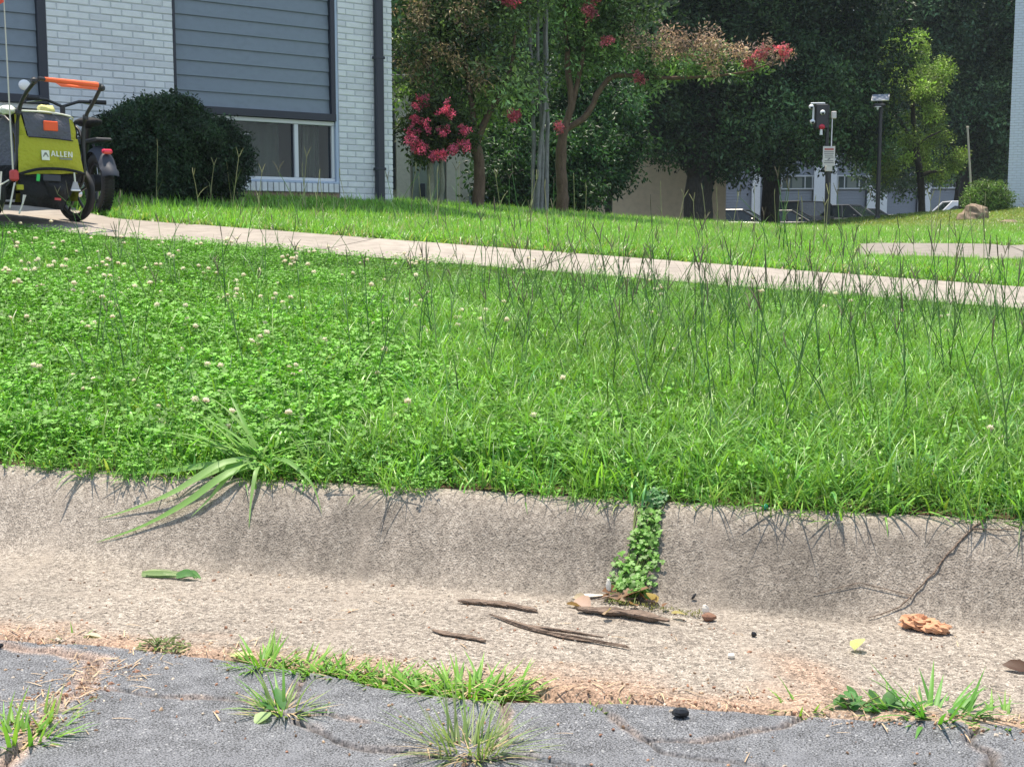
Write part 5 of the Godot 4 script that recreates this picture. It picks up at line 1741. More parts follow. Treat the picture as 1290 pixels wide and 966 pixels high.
func cloth_part(called: String, corners: Array, m: Material, parent: Node3D, puff := Vector3(0, 0, 0.02), wave := 0.006) -> MeshInstance3D:
	var st := stool()
	cloth(st, corners, 14, 10, puff, wave)
	return put(called, done(st), m, parent)

func letters(called: String, text: String, height: float, at: Vector3, m: Material, parent: Node3D, deep := 0.002, b := Basis.IDENTITY) -> void:
	var tm := TextMesh.new()
	var f := SystemFont.new()
	f.font_names = PackedStringArray(["Droid Sans"])
	f.font_weight = 700
	tm.font = f
	tm.text = text
	tm.font_size = 32
	tm.pixel_size = height / 23.0
	tm.depth = deep
	put(called, tm, m, parent, Transform3D(b, at))

func mag_wheel(parent: Node3D, at: Vector3, r: float) -> void:
	var b := Basis(Vector3.UP, PI / 2)
	var st := stool()
	ring(st, Vector3.ZERO, r - 0.024, Vector2(0.024, 0.024), b, 36, 10)
	var tyre := put("wheel", done(st), M.black_rubber, parent, Transform3D(Basis.IDENTITY, at))
	st = stool()
	ring(st, Vector3.ZERO, r - 0.055, Vector2(0.014, 0.018), b, 36, 8)
	put("rim", done(st), M.black_metal, tyre)
	for k in 5:
		var a := TAU * k / 5.0 + 0.35
		var o := Vector3(0, sin(a), cos(a))
		put("spoke", tube_mesh([o * 0.02, o * (r - 0.06)], [0.015, 0.010], 8, 0.7), M.black_metal, tyre)
	put("hub", tube_mesh([Vector3(-0.04, 0, 0), Vector3(0.04, 0, 0)], [0.026, 0.026], 12), M.steel, tyre)

func build_trailer() -> void:
	var t := thing("bicycle_trailer", "lime yellow and grey bicycle trailer with orange push handle on the sidewalk", "bicycle trailer", Vector3(-3.60, h(-3.60, 9.55) + 0.024, -9.55), deg_to_rad(54.0))
	t.scale = Vector3(1.02, 0.925, 1)
	for s: float in [-1.0, 1.0]:
		mag_wheel(t, Vector3(s * 0.36, 0.225, 0.12), 0.225)
		bx("reflector", Vector3(s * 0.33, 0.27, 0.1), Vector3(0.012, 0.03, 0.03), M.white_plastic, t, 0.003)
	cyl("axle", Vector3(-0.34, 0.225, 0.12), Vector3(0.34, 0.225, 0.12), 0.012, 0.012, M.black_metal, t)
	# frame tubes up to the handle
	for s: float in [-1.0, 1.0]:
		put("frame", tube_mesh(wobble([Vector3(s * 0.27, 0.22, -0.45), Vector3(s * 0.285, 0.22, 0.1), Vector3(s * 0.275, 0.34, 0.34), Vector3(s * 0.265, 0.62, 0.37), Vector3(s * 0.265, 0.80, 0.40), Vector3(s * 0.275, 0.93, 0.50), Vector3(s * 0.255, 1.035, 0.62)], 0.0, 4), [0.014], 9), M.black_metal, t)
		put("frame", tube_mesh(wobble([Vector3(s * 0.265, 0.62, 0.37), Vector3(s * 0.265, 0.80, 0.20), Vector3(s * 0.26, 0.72, -0.35), Vector3(s * 0.25, 0.3, -0.55)], 0.0, 4), [0.012], 8), M.black_metal, t)
		bx("joint", Vector3(s * 0.268, 0.81, 0.405), Vector3(0.035, 0.05, 0.04), M.black_metal, t, 0.01)
		bx("clip", Vector3(s * 0.272, 0.885, 0.46), Vector3(0.02, 0.02, 0.02), M.white_plastic, t, 0.005)
		bx("knuckle", Vector3(s * 0.268, 1.025, 0.605), Vector3(0.045, 0.05, 0.05), M.black_metal, t, 0.015)
	put("handle", tube_mesh([Vector3(-0.245, 1.04, 0.62), Vector3(0.245, 1.04, 0.62)], [0.016], 12), M.black_metal, t)
	put("handle_grip", tube_mesh([Vector3(-0.20, 1.04, 0.62), Vector3(0.22, 1.04, 0.62)], [0.017, 0.024], 12), M.orange_grip, t)
	cloth_part("handle_sleeve", [Vector3(-0.13, 1.02, 0.64), Vector3(0.21, 1.02, 0.64), Vector3(0.21, 1.0, 0.645), Vector3(-0.09, 0.995, 0.645)], M.orange_grip, t, Vector3(0, 0, 0.006), 0.008)
	# cabin sides, roof, front
	for s: float in [-1.0, 1.0]:
		cloth_part("side_window", [Vector3(s * 0.255, 0.78, -0.3), Vector3(s * 0.255, 0.78, 0.3), Vector3(s * 0.265, 0.42, 0.34), Vector3(s * 0.265, 0.42, -0.48)], M.grey_cloth, t, Vector3(s * 0.015, 0, 0))
		cloth_part("side_panel", [Vector3(s * 0.265, 0.42, -0.48), Vector3(s * 0.265, 0.42, 0.34), Vector3(s * 0.25, 0.16, 0.3), Vector3(s * 0.25, 0.16, -0.5)], M.lime_cloth if s > 0 else M.black_cloth, t, Vector3(s * 0.02, 0, 0))
	cloth_part("top_cover", [Vector3(-0.255, 0.79, -0.35), Vector3(0.255, 0.79, -0.35), Vector3(0.245, 0.82, 0.36), Vector3(-0.245, 0.82, 0.36)], M.grey_cloth, t, Vector3(0, 0.03, 0), 0.01)
	cloth_part("front_cover", [Vector3(-0.25, 0.78, -0.36), Vector3(0.25, 0.78, -0.36), Vector3(0.25, 0.2, -0.58), Vector3(-0.25, 0.2, -0.58)], M.lime_cloth, t, Vector3(0, 0, -0.03))
	cloth_part("floor", [Vector3(-0.25, 0.17, -0.55), Vector3(0.25, 0.17, -0.55), Vector3(0.25, 0.13, 0.3), Vector3(-0.25, 0.13, 0.3)], M.black_cloth, t, Vector3(0, -0.02, 0))
	# rear: grey flap over a lime panel, black bag below
	var z := 0.375
	cloth_part("rear_panel", [Vector3(-0.262, 0.64, z), Vector3(0.215, 0.64, z), Vector3(0.245, 0.375, z + 0.02), Vector3(-0.28, 0.345, z + 0.02)], M.lime_cloth, t, Vector3(0, 0.02, 0.035), 0.01)
	cloth_part("rear_flap", [Vector3(-0.215, 0.82, z - 0.015), Vector3(0.16, 0.81, z - 0.015), Vector3(0.16, 0.625, z + 0.008), Vector3(-0.185, 0.635, z + 0.008)], M.grey_cloth, t, Vector3(0, 0, 0.02), 0.006)
	cloth_part("corner_panel", [Vector3(0.163, 0.80, z - 0.018), Vector3(0.225, 0.79, z - 0.06), Vector3(0.235, 0.62, z - 0.04), Vector3(0.165, 0.62, z)], M.lime_cloth, t, Vector3(0.01, 0, 0.02))
	cloth_part("corner_panel", [Vector3(-0.25, 0.80, z - 0.05), Vector3(-0.218, 0.80, z - 0.02), Vector3(-0.19, 0.635, z), Vector3(-0.26, 0.63, z - 0.02)], M.lime_cloth, t, Vector3(-0.01, 0, 0.01))
	put("top_piping", tube_mesh(wobble([Vector3(-0.215, 0.825, z - 0.012), Vector3(-0.02, 0.83, z), Vector3(0.165, 0.815, z - 0.012), Vector3(0.225, 0.80, z - 0.06)], 0.0), [0.007], 7), M.white_print, t)
	put("seam", tube_mesh(wobble([Vector3(-0.19, 0.632, z + 0.02), Vector3(0.0, 0.628, z + 0.035), Vector3(0.165, 0.622, z + 0.018)], 0.0), [0.004], 6), M.black_cloth, t)
	put("hem", tube_mesh(wobble([Vector3(-0.283, 0.345, z + 0.025), Vector3(-0.15, 0.388, z + 0.05), Vector3(0.0, 0.398, z + 0.055), Vector3(0.12, 0.392, z + 0.05), Vector3(0.247, 0.37, z + 0.025)], 0.0, 6), [0.011], 8), M.black_cloth, t)
	cloth_part("hem_shade", [Vector3(-0.28, 0.37, z + 0.015), Vector3(0.245, 0.39, z + 0.015), Vector3(0.24, 0.30, z - 0.02), Vector3(-0.27, 0.30, z - 0.02)], M.black_cloth, t, Vector3(0, 0.03, 0.01))
	# prints
	var mk := bx("orange_reflector", Vector3(-0.012, 0.725, z + 0.018), Vector3(0.115, 0.075, 0.014), M.orange_mark, t, 0.007)
	mk.rotation.y = 0.0
	var badge := bx("badge", Vector3(-0.085, 0.497, z + 0.052), Vector3(0.062, 0.075, 0.004), M.white_print, t, 0.0015, Basis(Vector3.RIGHT, -0.06))
	for e in [[-0.011, 0.5], [0.011, -0.5]]:
		bx("badge_mark", Vector3(e[0], 0.004, 0.003), Vector3(0.008, 0.036, 0.002), M.grey_print, badge, 0.0, Basis(Vector3.BACK, -e[1]))
	bx("badge_mark", Vector3(0, 0.012, 0.003), Vector3(0.014, 0.014, 0.002), M.grey_print, badge, 0.0, Basis(Vector3.BACK, PI / 4))
	letters("lettering", "ALLEN", 0.042, Vector3(0.045, 0.512, z + 0.055), M.white_print, t, 0.002, Basis(Vector3.RIGHT, -0.05))
	bx("small_print", Vector3(0.075, 0.478, z + 0.054), Vector3(0.10, 0.012, 0.003), M.grey_print, t, 0.0, Basis(Vector3.RIGHT, -0.05))
	# luggage bag with pocket, tags
	var st := stool()
	cloth(st, [Vector3(-0.275, 0.36, z), Vector3(0.225, 0.38, z), Vector3(0.09, 0.085, z - 0.02), Vector3(-0.25, 0.12, z - 0.02)], 20, 14, Vector3(0, -0.015, 0.075), 0.03)
	cloth(st, [Vector3(0.225, 0.38, z), Vector3(0.25, 0.34, z - 0.2), Vector3(0.12, 0.1, z - 0.22), Vector3(0.09, 0.085, z - 0.02)], 8, 8, Vector3(0.03, 0, 0.01), 0.01)
	put("luggage_bag", done(st), M.black_cloth, t)
	cloth_part("bag_pocket", [Vector3(-0.11, 0.30, z + 0.06), Vector3(0.07, 0.30, z + 0.06), Vector3(0.06, 0.18, z + 0.06), Vector3(-0.06, 0.17, z + 0.06)], M.black_cloth, t, Vector3(0, 0, 0.045), 0.01)
	bx("blue_flap", Vector3(-0.055, 0.325, z + 0.072), Vector3(0.14, 0.05, 0.012), M.grey_rubber, t, 0.005)
	bx("green_tag", Vector3(-0.155, 0.325, z + 0.06), Vector3(0.026, 0.055, 0.008), M.green_tag, t, 0.003, Basis(Vector3.BACK, -0.15))
	bx("red_tag", Vector3(-0.03, 0.165, z + 0.095), Vector3(0.05, 0.018, 0.004), M.red_tag, t, 0.001, Basis(Vector3.BACK, -0.06))
	put("strap", tube_mesh([Vector3(0.135, 0.375, z + 0.06), Vector3(0.14, 0.30, z + 0.06)], [0.006], 6), M.white_print, t)
	var tg := stool()
	tg.set_smooth_group(-1)
	var tz := z + 0.065
	for e in [[0.0, 1], [-0.008, -1]]:
		var p := [Vector3(0.125, 0.305, tz + e[0]), Vector3(0.155, 0.305, tz + e[0]), Vector3(0.178, 0.235, tz + e[0]), Vector3(0.10, 0.235, tz + e[0])]
		if e[1] > 0: quad(tg, p[0], p[1], p[2], p[3])
		else: quad(tg, p[3], p[2], p[1], p[0])
	put("reflective_tag", done(tg), M.rim_grey, t)
	bx("tag_edge", Vector3(0.138, 0.238, tz + 0.003), Vector3(0.078, 0.012, 0.012), M.white_plastic, t, 0.003)
	# flag
	var pole := put("flag_pole", tube_mesh([Vector3(-0.325, 0.36, 0.40), Vector3(-0.33, 0.75, 0.40), Vector3(-0.345, 1.72, 0.41)], [0.006, 0.0055, 0.004], 7), M.pole_white, t)
	cloth_part("flag", [Vector3(-0.343, 1.715, 0.41), Vector3(-0.62, 1.45, 0.40), Vector3(-0.62, 1.43, 0.40), Vector3(-0.343, 1.60, 0.41)], M.flag_red, pole, Vector3(0, 0, 0.03), 0.02)
	bx("flag_socket", Vector3(-0.318, 0.335, 0.40), Vector3(0.06, 0.085, 0.05), M.red_tag, t, 0.015)
	# parking strut and tow bar folded at the side
	for q in [[Vector3(-0.40, 0.36, 0.38), Vector3(-0.45, 0.15, 0.42)], [Vector3(-0.33, 0.28, 0.42), Vector3(-0.40, 0.09, 0.46)], [Vector3(-0.36, 0.30, 0.40), Vector3(-0.46, 0.24, 0.40)], [Vector3(-0.25, 0.19, 0.42), Vector3(-0.33, 0.05, 0.46)], [Vector3(-0.27, 0.19, 0.43), Vector3(-0.30, 0.12, 0.46)]]:
		put("strut", tube_mesh(q, [0.006], 7), M.pole_white, t)
	put("tow_bar", tube_mesh(wobble([Vector3(-0.26, 0.24, -0.4), Vector3(-0.36, 0.3, -0.9), Vector3(-0.2, 0.4, -1.3)], 0.0), [0.016], 8), M.black_metal, t)
	bx("buckle", Vector3(-0.27, 0.25, 0.39), Vector3(0.05, 0.04, 0.02), M.lime_cloth, t, 0.005)
	# cloth bundle and bag lying on top
	var bd := stool()
	lump(bd, Vector3(0, 0.02, 0), Vector3(0.06, 0.035, 0.05), 0.5, 14, 2)
	tag(put("cloth_bundle", done(bd), M.yellow_bag, self, Transform3D(Basis.IDENTITY, t.transform * Vector3(0.0, 0.83, 0.32))), "pale yellow cloth bundle lying on top of the trailer", "cloth")
	var wb := stool()
	lump(wb, Vector3(0, 0.03, 0), Vector3(0.07, 0.045, 0.05), 0.7, 14, 4)
	lump(wb, Vector3(0.12, 0.03, 0.02), Vector3(0.06, 0.03, 0.05), 0.8, 14, 6)
	tag(put("white_bag", done(wb), M.white_print, self, Transform3D(Basis.IDENTITY, t.transform * Vector3(-0.36, 0.79, 0.22))), "crumpled white plastic bag at the left top of the trailer", "bag")

func build_bike() -> void:
	# heads away from us, towing the trailer; forward is local -z
	var at := g(-3.40, 10.7, 0.0)
	var k := thing("electric_bicycle", "dark electric bicycle with fat rear tyre and red tail light behind the trailer", "bicycle", at, deg_to_rad(36.87))
	var b := Basis(Vector3.UP, PI / 2)
	for e in [[Vector3(0, 0.255, 0), "rear"], [Vector3(0, 0.255, -1.12), "front"]]:
		var st := stool()
		ring(st, Vector3.ZERO, 0.205, Vector2(0.05, 0.052), b, 36, 10)
		var w := put("wheel", done(st), M.black_rubber, k, Transform3D(Basis.IDENTITY, e[0]))
		st = stool()
		for i in 54:
			var a := TAU * i / 54.0
			for s: float in [-1.0, 1.0]:
				box(st, Vector3(s * 0.025, sin(a) * 0.252, cos(a) * 0.252), Vector3(0.03, 0.014, 0.012), 0.0, Basis(Vector3.RIGHT, -a + PI / 2))
		put("tread", done(st), M.black_rubber, w)
		st = stool()
		ring(st, Vector3.ZERO, 0.15, Vector2(0.012, 0.035), b, 30, 8)
		put("rim", done(st), M.black_metal, w)
		for i in 10:
			var a := TAU * i / 10.0
			put("spoke", tube_mesh([Vector3(0, 0, 0), Vector3(0, sin(a) * 0.15, cos(a) * 0.15)], [0.003], 5), M.steel, w)
		put("hub", tube_mesh([Vector3(-0.06, 0, 0), Vector3(0.06, 0, 0)], [0.07, 0.07], 14), M.black_metal, w)
	# rear mudguard: a curved shell with a flared tip
	var fs := stool()
	fs.set_smooth_group(0)
	var n := 16
	for i in n:
		for j in 6:
			var q := []
			for e in [[i, j], [i, j + 1], [i + 1, j + 1], [i + 1, j]]:
				var a: float = lerpf(2.5, 0.15, float(e[0]) / n)
				var u: float = lerpf(-1.0, 1.0, float(e[1]) / 6.0)
				var r := 0.30 - 0.05 * u * u + (0.03 if float(e[0]) / n > 0.9 else 0.0)
				q.append(Vector3(u * 0.07, 0.255 + sin(a) * r, cos(a) * r))
			quad(fs, q[0], q[1], q[2], q[3])
	put("mudguard", done(fs), M.grey_rubber, k)
	var tl := bx("tail_light", Vector3(0.0, 0.50, 0.21), Vector3(0.085, 0.035, 0.04), M.tail_red, k, 0.01, Basis(Vector3.RIGHT, 0.7))
	bx("lens", Vector3(0, 0, 0.021), Vector3(0.06, 0.02, 0.006), M.flag_red, tl, 0.002)
	bx("rack", Vector3(0, 0.60, -0.02), Vector3(0.14, 0.03, 0.34), M.black_metal, k, 0.01)
	put("frame", tube_mesh([Vector3(0, 0.30, -0.42), Vector3(0, 0.72, -0.22)], [0.028], 10), M.black_metal, k)
	put("frame", tube_mesh([Vector3(0, 0.32, -0.42), Vector3(0, 0.62, -0.86)], [0.04, 0.04], 10), M.black_metal, k)
	put("frame", tube_mesh([Vector3(0, 0.6, -0.28), Vector3(0, 0.66, -0.86)], [0.024], 10), M.black_metal, k)
	for s: float in [-1.0, 1.0]:
		put("stay", tube_mesh([Vector3(s * 0.075, 0.255, 0), Vector3(s * 0.05, 0.31, -0.42)], [0.012], 8), M.black_metal, k)
		put("stay", tube_mesh([Vector3(s * 0.075, 0.255, 0), Vector3(s * 0.04, 0.62, -0.26)], [0.01], 8), M.black_metal, k)
		put("fork", tube_mesh([Vector3(s * 0.07, 0.255, -1.12), Vector3(s * 0.06, 0.66, -0.9)], [0.016, 0.02], 8), M.black_metal, k)
		var hb := put("handlebar", tube_mesh([Vector3(0, 0.94, -0.86), Vector3(s * 0.14, 0.99, -0.84), Vector3(s * 0.33, 0.985, -0.74)], [0.013], 8), M.black_metal, k)
		put("grip", tube_mesh([Vector3(s * 0.22, 0.99, -0.80), Vector3(s * 0.345, 0.985, -0.735)], [0.019], 8), M.black_rubber, hb)
		put("brake_lever", tube_mesh([Vector3(s * 0.16, 0.985, -0.84), Vector3(s * 0.32, 0.955, -0.80)], [0.008, 0.006], 6), M.steel, hb)
		if s > 0: continue
		put("mirror_stem", tube_mesh([Vector3(s * 0.31, 0.985, -0.75), Vector3(s * 0.34, 1.06, -0.74)], [0.006], 6), M.black_metal, hb)
		var mr := stool()
		lump(mr, Vector3.ZERO, Vector3(0.05, 0.045, 0.022), 0.0, 14)
		put("mirror", done(mr), M.white_plastic if s < 0 else M.black_metal, hb, Transform3D(Basis.IDENTITY, Vector3(s * 0.35, 1.09, -0.74)))
	put("steerer", tube_mesh([Vector3(0, 0.6, -0.88), Vector3(0, 0.95, -0.85)], [0.022], 10), M.black_metal, k)
	var sd := stool()
	lump(sd, Vector3.ZERO, Vector3(0.11, 0.04, 0.15), 0.1, 14, 1)
	put("saddle", done(sd), M.black_cloth, k, Transform3D(Basis.IDENTITY, Vector3(0, 0.76, -0.2)))

# ---------------------------------------------------------------- weeds in the kerb and the road
func tuft(called: String, label: String, category: String, at: Vector3, n: int, r: float, l0: float, l1: float, w: float, lean0: float, lean1: float, c: Color, c2: Color, dead := 0, broad := 0, yaw0 := 0.0, yaw1 := TAU, curl := 0.9) -> Node3D:
	var t := thing(called, label, category, at)
	var st := stool()
	st.set_smooth_group(0)
	for i in n:
		var a := rb(yaw0, yaw1)
		var q := r * sqrt(rng.randf())
		st.set_color(c.lerp(c2, rng.randf()) * rb(0.8, 1.15))
		blade(st, Vector3(cos(a) * q * 1.0, -0.006, sin(a) * q * 0.6), a + rb(-0.7, 0.7), rb(l0, l1), w * rb(0.7, 1.25), rb(lean0, lean1), rb(0.1, curl), 5, 0.3, rb(-0.5, 0.5))
	put("blades", done(st), M.weed_leaf, t)
	if dead:
		var sd := stool()
		sd.set_smooth_group(0)
		for i in dead:
			var a := rb(0, TAU)
			var k := rb(0.7, 1.1)
			sd.set_color(Color(.42 * k, .31 * k, .17 * k))
			blade(sd, Vector3(cos(a) * r * 0.5, 0.0, sin(a) * r * 0.4), rb(0, TAU), rb(l0, l1) * 0.9, w * 0.7, rb(1.1, 1.5), rb(0.0, 0.3), 3, 0.2)
		put("dead_blades", done(sd), M.stalk, t)
	if broad:
		for i in broad:
			var bs := stool()
			bs.set_smooth_group(0)
			bs.set_color(lin(.10, .26, .07) * rb(0.8, 1.2))
			var b := Basis(Vector3.UP, rb(0, TAU)) * Basis(Vector3.RIGHT, rb(-0.9, -0.2))
			leaf(bs, Vector3(rb(-r, r) * 0.7, 0.004, rb(-r, r) * 0.3), b, rb(0.03, 0.055), rb(0.018, 0.03))
			put("leaf", done(bs), M.weed_leaf, t)
	return t

func leafy(called: String, label: String, category: String, at: Vector3, spread: Vector2, n: int, size: float, tall: float, c: Color) -> Node3D:
	var t := thing(called, label, category, at)
	var st := stool()
	st.set_smooth_group(0)
	var stm := stool()
	stm.set_color(lin(.12, .14, .04))
	for i in 9:
		var a := rb(0, TAU)
		var p := Vector3(cos(a) * spread.x, 0.004, sin(a) * spread.y)
		tube(stm, [Vector3.ZERO, p * 0.5 + Vector3(0, tall * 0.7, 0), p * 0.9 + Vector3(0, tall * rb(.5, 1.0), 0)], [0.0015, 0.0012, 0.0008], 5, 1.0, false)
	for i in n:
		var a := rb(0, TAU)
		var q := sqrt(rng.randf())
		var p := Vector3(cos(a) * q * spread.x, rb(0.1, 1.0) * tall * (1.0 - 0.6 * q), sin(a) * q * spread.y)
		st.set_color(c * rb(0.7, 1.25))
		leaf(st, p, Basis(Vector3.UP, rb(0, TAU)) * Basis(Vector3.RIGHT, rb(-1.0, 0.3)), size * rb(0.7, 1.3), size * rb(0.5, 0.8), 0.2)
	put("stems", done(stm), M.stalk, t)
	put("leaves", done(st), M.weed_leaf, t)
	return t

# a long leaf laid over the kerb: points are s, t and height above the surface
func surface_blade(way: Array, width: float, origin: Vector3, tone := Color.BLACK) -> ArrayMesh:
	var pts := []
	for e in way:
		pts.append(gs(e[0], e[1], e[2]) - origin)
	var c := Curve3D.new()
	for i in pts.size():
		var k: Vector3 = (pts[mini(i + 1, pts.size() - 1)] - pts[maxi(i - 1, 0)]) * 0.17
		c.add_point(pts[i], -k, k)
	var st := stool()
	st.set_smooth_group(0)
	st.set_color(tone if tone.r > 0.0 else lin(.15, .35, .06).lerp(lin(.32, .50, .17), rng.randf()))
	var n := 14
	var rows := []
	for i in n + 1:
		var f := float(i) / n
		var p := c.sample_baked(c.get_baked_length() * f, true)
		var q := c.sample_baked(c.get_baked_length() * minf(1.0, f + 0.02), true) - c.sample_baked(c.get_baked_length() * maxf(0.0, f - 0.02), true)
		var side := q.cross(Vector3(-SA * 0.75, 0.62, CA * 0.75)).normalized()
		var w := width * 0.5 * (0.55 + 0.45 * sin(PI * minf(1.0, f * 1.3 + 0.1))) * (1.0 - pow(f, 3.5))
		rows.append([p + side * w, p - Vector3(0, w * 0.35, 0), p - side * w])
	for i in n:
		quad(st, rows[i][0], rows[i][1], rows[i + 1][1], rows[i + 1][0])
		quad(st, rows[i][1], rows[i][2], rows[i + 1][2], rows[i + 1][1])
	return done(st)

func build_weeds() -> void:
	var lush := lin(.15, .38, .05)
	var lime := lin(.27, .46, .07)
	var pale := lin(.34, .40, .17)
	# the clump that hangs over the kerb
	var big := thing("grass_clump", "large clump of broad grass blades sprawling over the kerb top on the left", "grass clump", gs(-1.60, 3.17, 0.02))
	var specs := []
	for i in 22:
		specs.append([rb(-PI * 1.12, -PI * 0.62) if i % 5 else rb(-1.2, 0.3), rb(.16, .31), rb(.012, .019), rb(.45, 1.15), rb(.2, 1.0)])
	for e in [[1.9, .17, .010, 1.1, 1.3], [1.4, .15, .010, 1.0, 1.5], [1.1, .15, .009, 1.0, 1.5], [3.3, .32, .012, .9, .9], [3.6, .28, .012, .7, .9], [2.2, .22, .011, 1.15, 1.1], [.5, .16, .009, 1.1, 1.2]]:
		specs.append(e)
	for e in specs:
		var st := stool()
		st.set_smooth_group(0)
		st.set_color(lin(.15, .36, .05).lerp(lin(.32, .50, .14), rng.randf()) * rb(.85, 1.1))
		blade(st, Vector3(rb(-.05, .05), 0, rb(-.02, .02)), e[0], e[1], e[2], e[3], e[4], 7, 0.28, rb(-0.4, 0.4))
		put("blade", done(st), M.weed_leaf, big)
	for e in [[[[-1.60, 3.16, .05], [-1.66, 3.06, .055], [-1.76, 3.0, .035], [-1.87, 2.975, .014], [-1.97, 2.955, .004]], .022], [[[-1.58, 3.14, .04], [-1.63, 3.04, .045], [-1.72, 2.98, .03], [-1.83, 2.94, .012], [-1.945, 2.905, .004]], .024], [[[-1.60, 3.16, .04], [-1.70, 3.09, .045], [-1.84, 3.07, .02], [-2.0, 3.07, .006], [-2.06, 3.075, .004]], .02], [[[-1.57, 3.12, .04], [-1.55, 3.05, .045], [-1.54, 3.0, .02], [-1.525, 2.955, .004]], .013], [[[-1.54, 3.14, .05], [-1.47, 3.08, .06], [-1.38, 3.03, .04], [-1.335, 2.99, .008]], .012], [[[-1.58, 3.13, .03], [-1.62, 3.06, .035], [-1.66, 3.0, .02], [-1.70, 2.97, .006]], .019], [[[-1.56, 3.15, .03], [-1.64, 3.08, .04], [-1.73, 3.03, .025], [-1.80, 3.0, .008]], .021]]:
		put("blade", surface_blade(e[0], e[1], big.position), M.weed_leaf, big)
	# tufts along the open joint, left to right
	tuft("weed_tuft", "tiny green sprig with a dry leaf at the far left of the joint", "weed", gs(-1.57, 2.25, -0.01), 12, .02, .03, .05, .005, .5, 1.3, lush, lime, 6)
	leafy("low_weed", "low bushy small leaved weed in the joint left of the grass row", "weed", gs(-1.35, 2.23, -0.012), Vector2(.055, .04), 150, .011, .035, lin(.17, .24, .07))
	var row := [[-1.115, 2.20, 34, .035, .06, .10, "bright grass tuft at the left end of the joint's grass row"], [-1.02, 2.20, 40, .04, .05, .085, "spreading grass tuft second along the joint's grass row"], [-0.94, 2.195, 34, .04, .05, .08, "grass tuft in the middle of the joint's grass row"], [-0.85, 2.18, 36, .04, .05, .085, "fresh grass tuft right of the middle of the joint row"], [-0.77, 2.17, 34, .04, .05, .09, "low grass tuft beside the right end of the joint row"], [-0.675, 2.17, 40, .05, .07, .13, "wide grass tuft ending the joint's grass row on the right"], [-0.615, 2.19, 26, .03, .05, .10, "upright grass tuft with a stalk below the short stick"]]
	for e in row:
		tuft("grass_tuft", e[6], "weed", gs(e[0], e[1], -0.012), int(e[2] * 2.4), e[3] * 1.3, e[4] * 0.75, e[5] * 0.9, .0066, .5, 1.45, lush, lime, 10)
	tuft("grass_tuft", "grass tuft with straw growing from the crack below the row", "weed", gs(-0.965, 1.98, -0.01), 44, .028, .06, .115, .0055, .2, 1.3, lush, pale, 26, 3)
	tuft("grass_tuft", "large pale bleached grass tuft in the middle of the road edge", "weed", gs(-0.60, 1.90, -0.01), 130, .05, .08, .155, .0034, .25, 1.45, lin(.20, .33, .09), pale, 46)
	tuft("grass_tuft", "leafy grass tuft at the bottom left corner in the wide crack", "weed", gs(-1.335, 1.745, -0.012), 90, .06, .05, .10, .007, .3, 1.4, lush, lime, 24)
	tuft("grass_tuft", "smaller yellow grass tuft behind the bottom left corner tuft", "weed", gs(-1.345, 1.83, -0.012), 46, .04, .05, .09, .006, .3, 1.4, lime, pale, 14)
	tuft("weed_tuft", "small moss green sprig in the joint right of the pale tuft", "weed", gs(-0.45, 2.135, -0.014), 24, .018, .02, .045, .004, .3, 1.3, lin(.14, .22, .04), lime, 8)
	tuft("weed_tuft", "short weed sprout by the joint above the black stone", "weed", gs(-0.39, 2.17, -0.014), 18, .02, .02, .04, .004, .5, 1.4, lin(.16, .22, .05), lime, 10)
	tuft("weed_tuft", "thin grass sprig starting the joint weeds on the right", "weed", gs(-0.09, 2.245, -0.012), 26, .035, .04, .075, .0045, .4, 1.3, lush, lime, 8)
	leafy("broadleaf_weed", "broad leaved dark weed in the joint under the yellow leaf", "weed", gs(0.0, 2.265, -0.012), Vector2(.05, .03), 30, .033, .03, lin(.085, .22, .055))
	tuft("weed_tuft", "mixed leafy weed between the broad weed and big grass tuft", "weed", gs(0.07, 2.27, -0.012), 34, .035, .04, .08, .006, .4, 1.3, lush, lime, 6, 4)
	tuft("grass_tuft", "big arching grass tuft in the joint on the right", "weed", gs(0.135, 2.275, -0.012), 84, .06, .05, .135, .0085, .5, 1.45, lush, lin(.12, .30, .06), 10, 2)
	tuft("grass_tuft", "grass tuft at the right edge of the joint weeds", "weed", gs(0.245, 2.275, -0.012), 70, .06, .04, .085, .006, .6, 1.45, lush, lime, 14)
	# trailing clover down the kerb face
	var iv := thing("trailing_vine", "trailing clover hanging down the kerb face in a green tongue", "vine", gs(-0.50, 2.98, 0.0))
	var st2 := stool()
	st2.set_smooth_group(0)
	var sp := stool()
	sp.set_color(lin(.10, .14, .03))
	for i in 460:
		var f := rng.randf()
		var t := lerpf(3.12, 2.845, f)
		var width := lerpf(0.020, 0.055, smoothstep(0.1, 0.8, f)) * (0.7 + 0.6 * absf(fn(f, 3.0, 4.0)) * 2.0) * (1.0 if f < 0.85 else 0.8)
		var s := -0.482 - 0.03 * f + rb(-1, 1) * width
		if f > 0.16 and f < 0.36 and rng.randf() < 0.7:
			continue
		var p := gs(s, t, rb(0.004, 0.034)) - iv.position
		st2.set_color(lin(.19, .40, .07) * rb(.45, 1.2) if f > 0.3 else lin(.12, .32, .10) * rb(.5, 1.1))
		var b := Basis(Vector3(CA, 0, SA), 0.55) * Basis(Vector3.UP, rb(0, TAU)) * Basis(Vector3.RIGHT, rb(-0.7, 0.4))
		for j in 3:
			leaf(st2, p, b * Basis(Vector3.UP, j * TAU / 3.0), rb(.006, .0115), rb(.0065, .011), 0.15)
	for i in 14:
		var s := -0.49 + rb(-.03, .03)
		var pts := []
		for q in 7:
			pts.append(gs(s - 0.03 * q / 6.0 + rb(-.008, .008), lerpf(3.12, rb(2.8, 2.9), q / 6.0), 0.006) - iv.position)
		tube(sp, pts, [0.0015], 5, 1.0, false)
	put("stems", done(sp), M.stalk, iv)
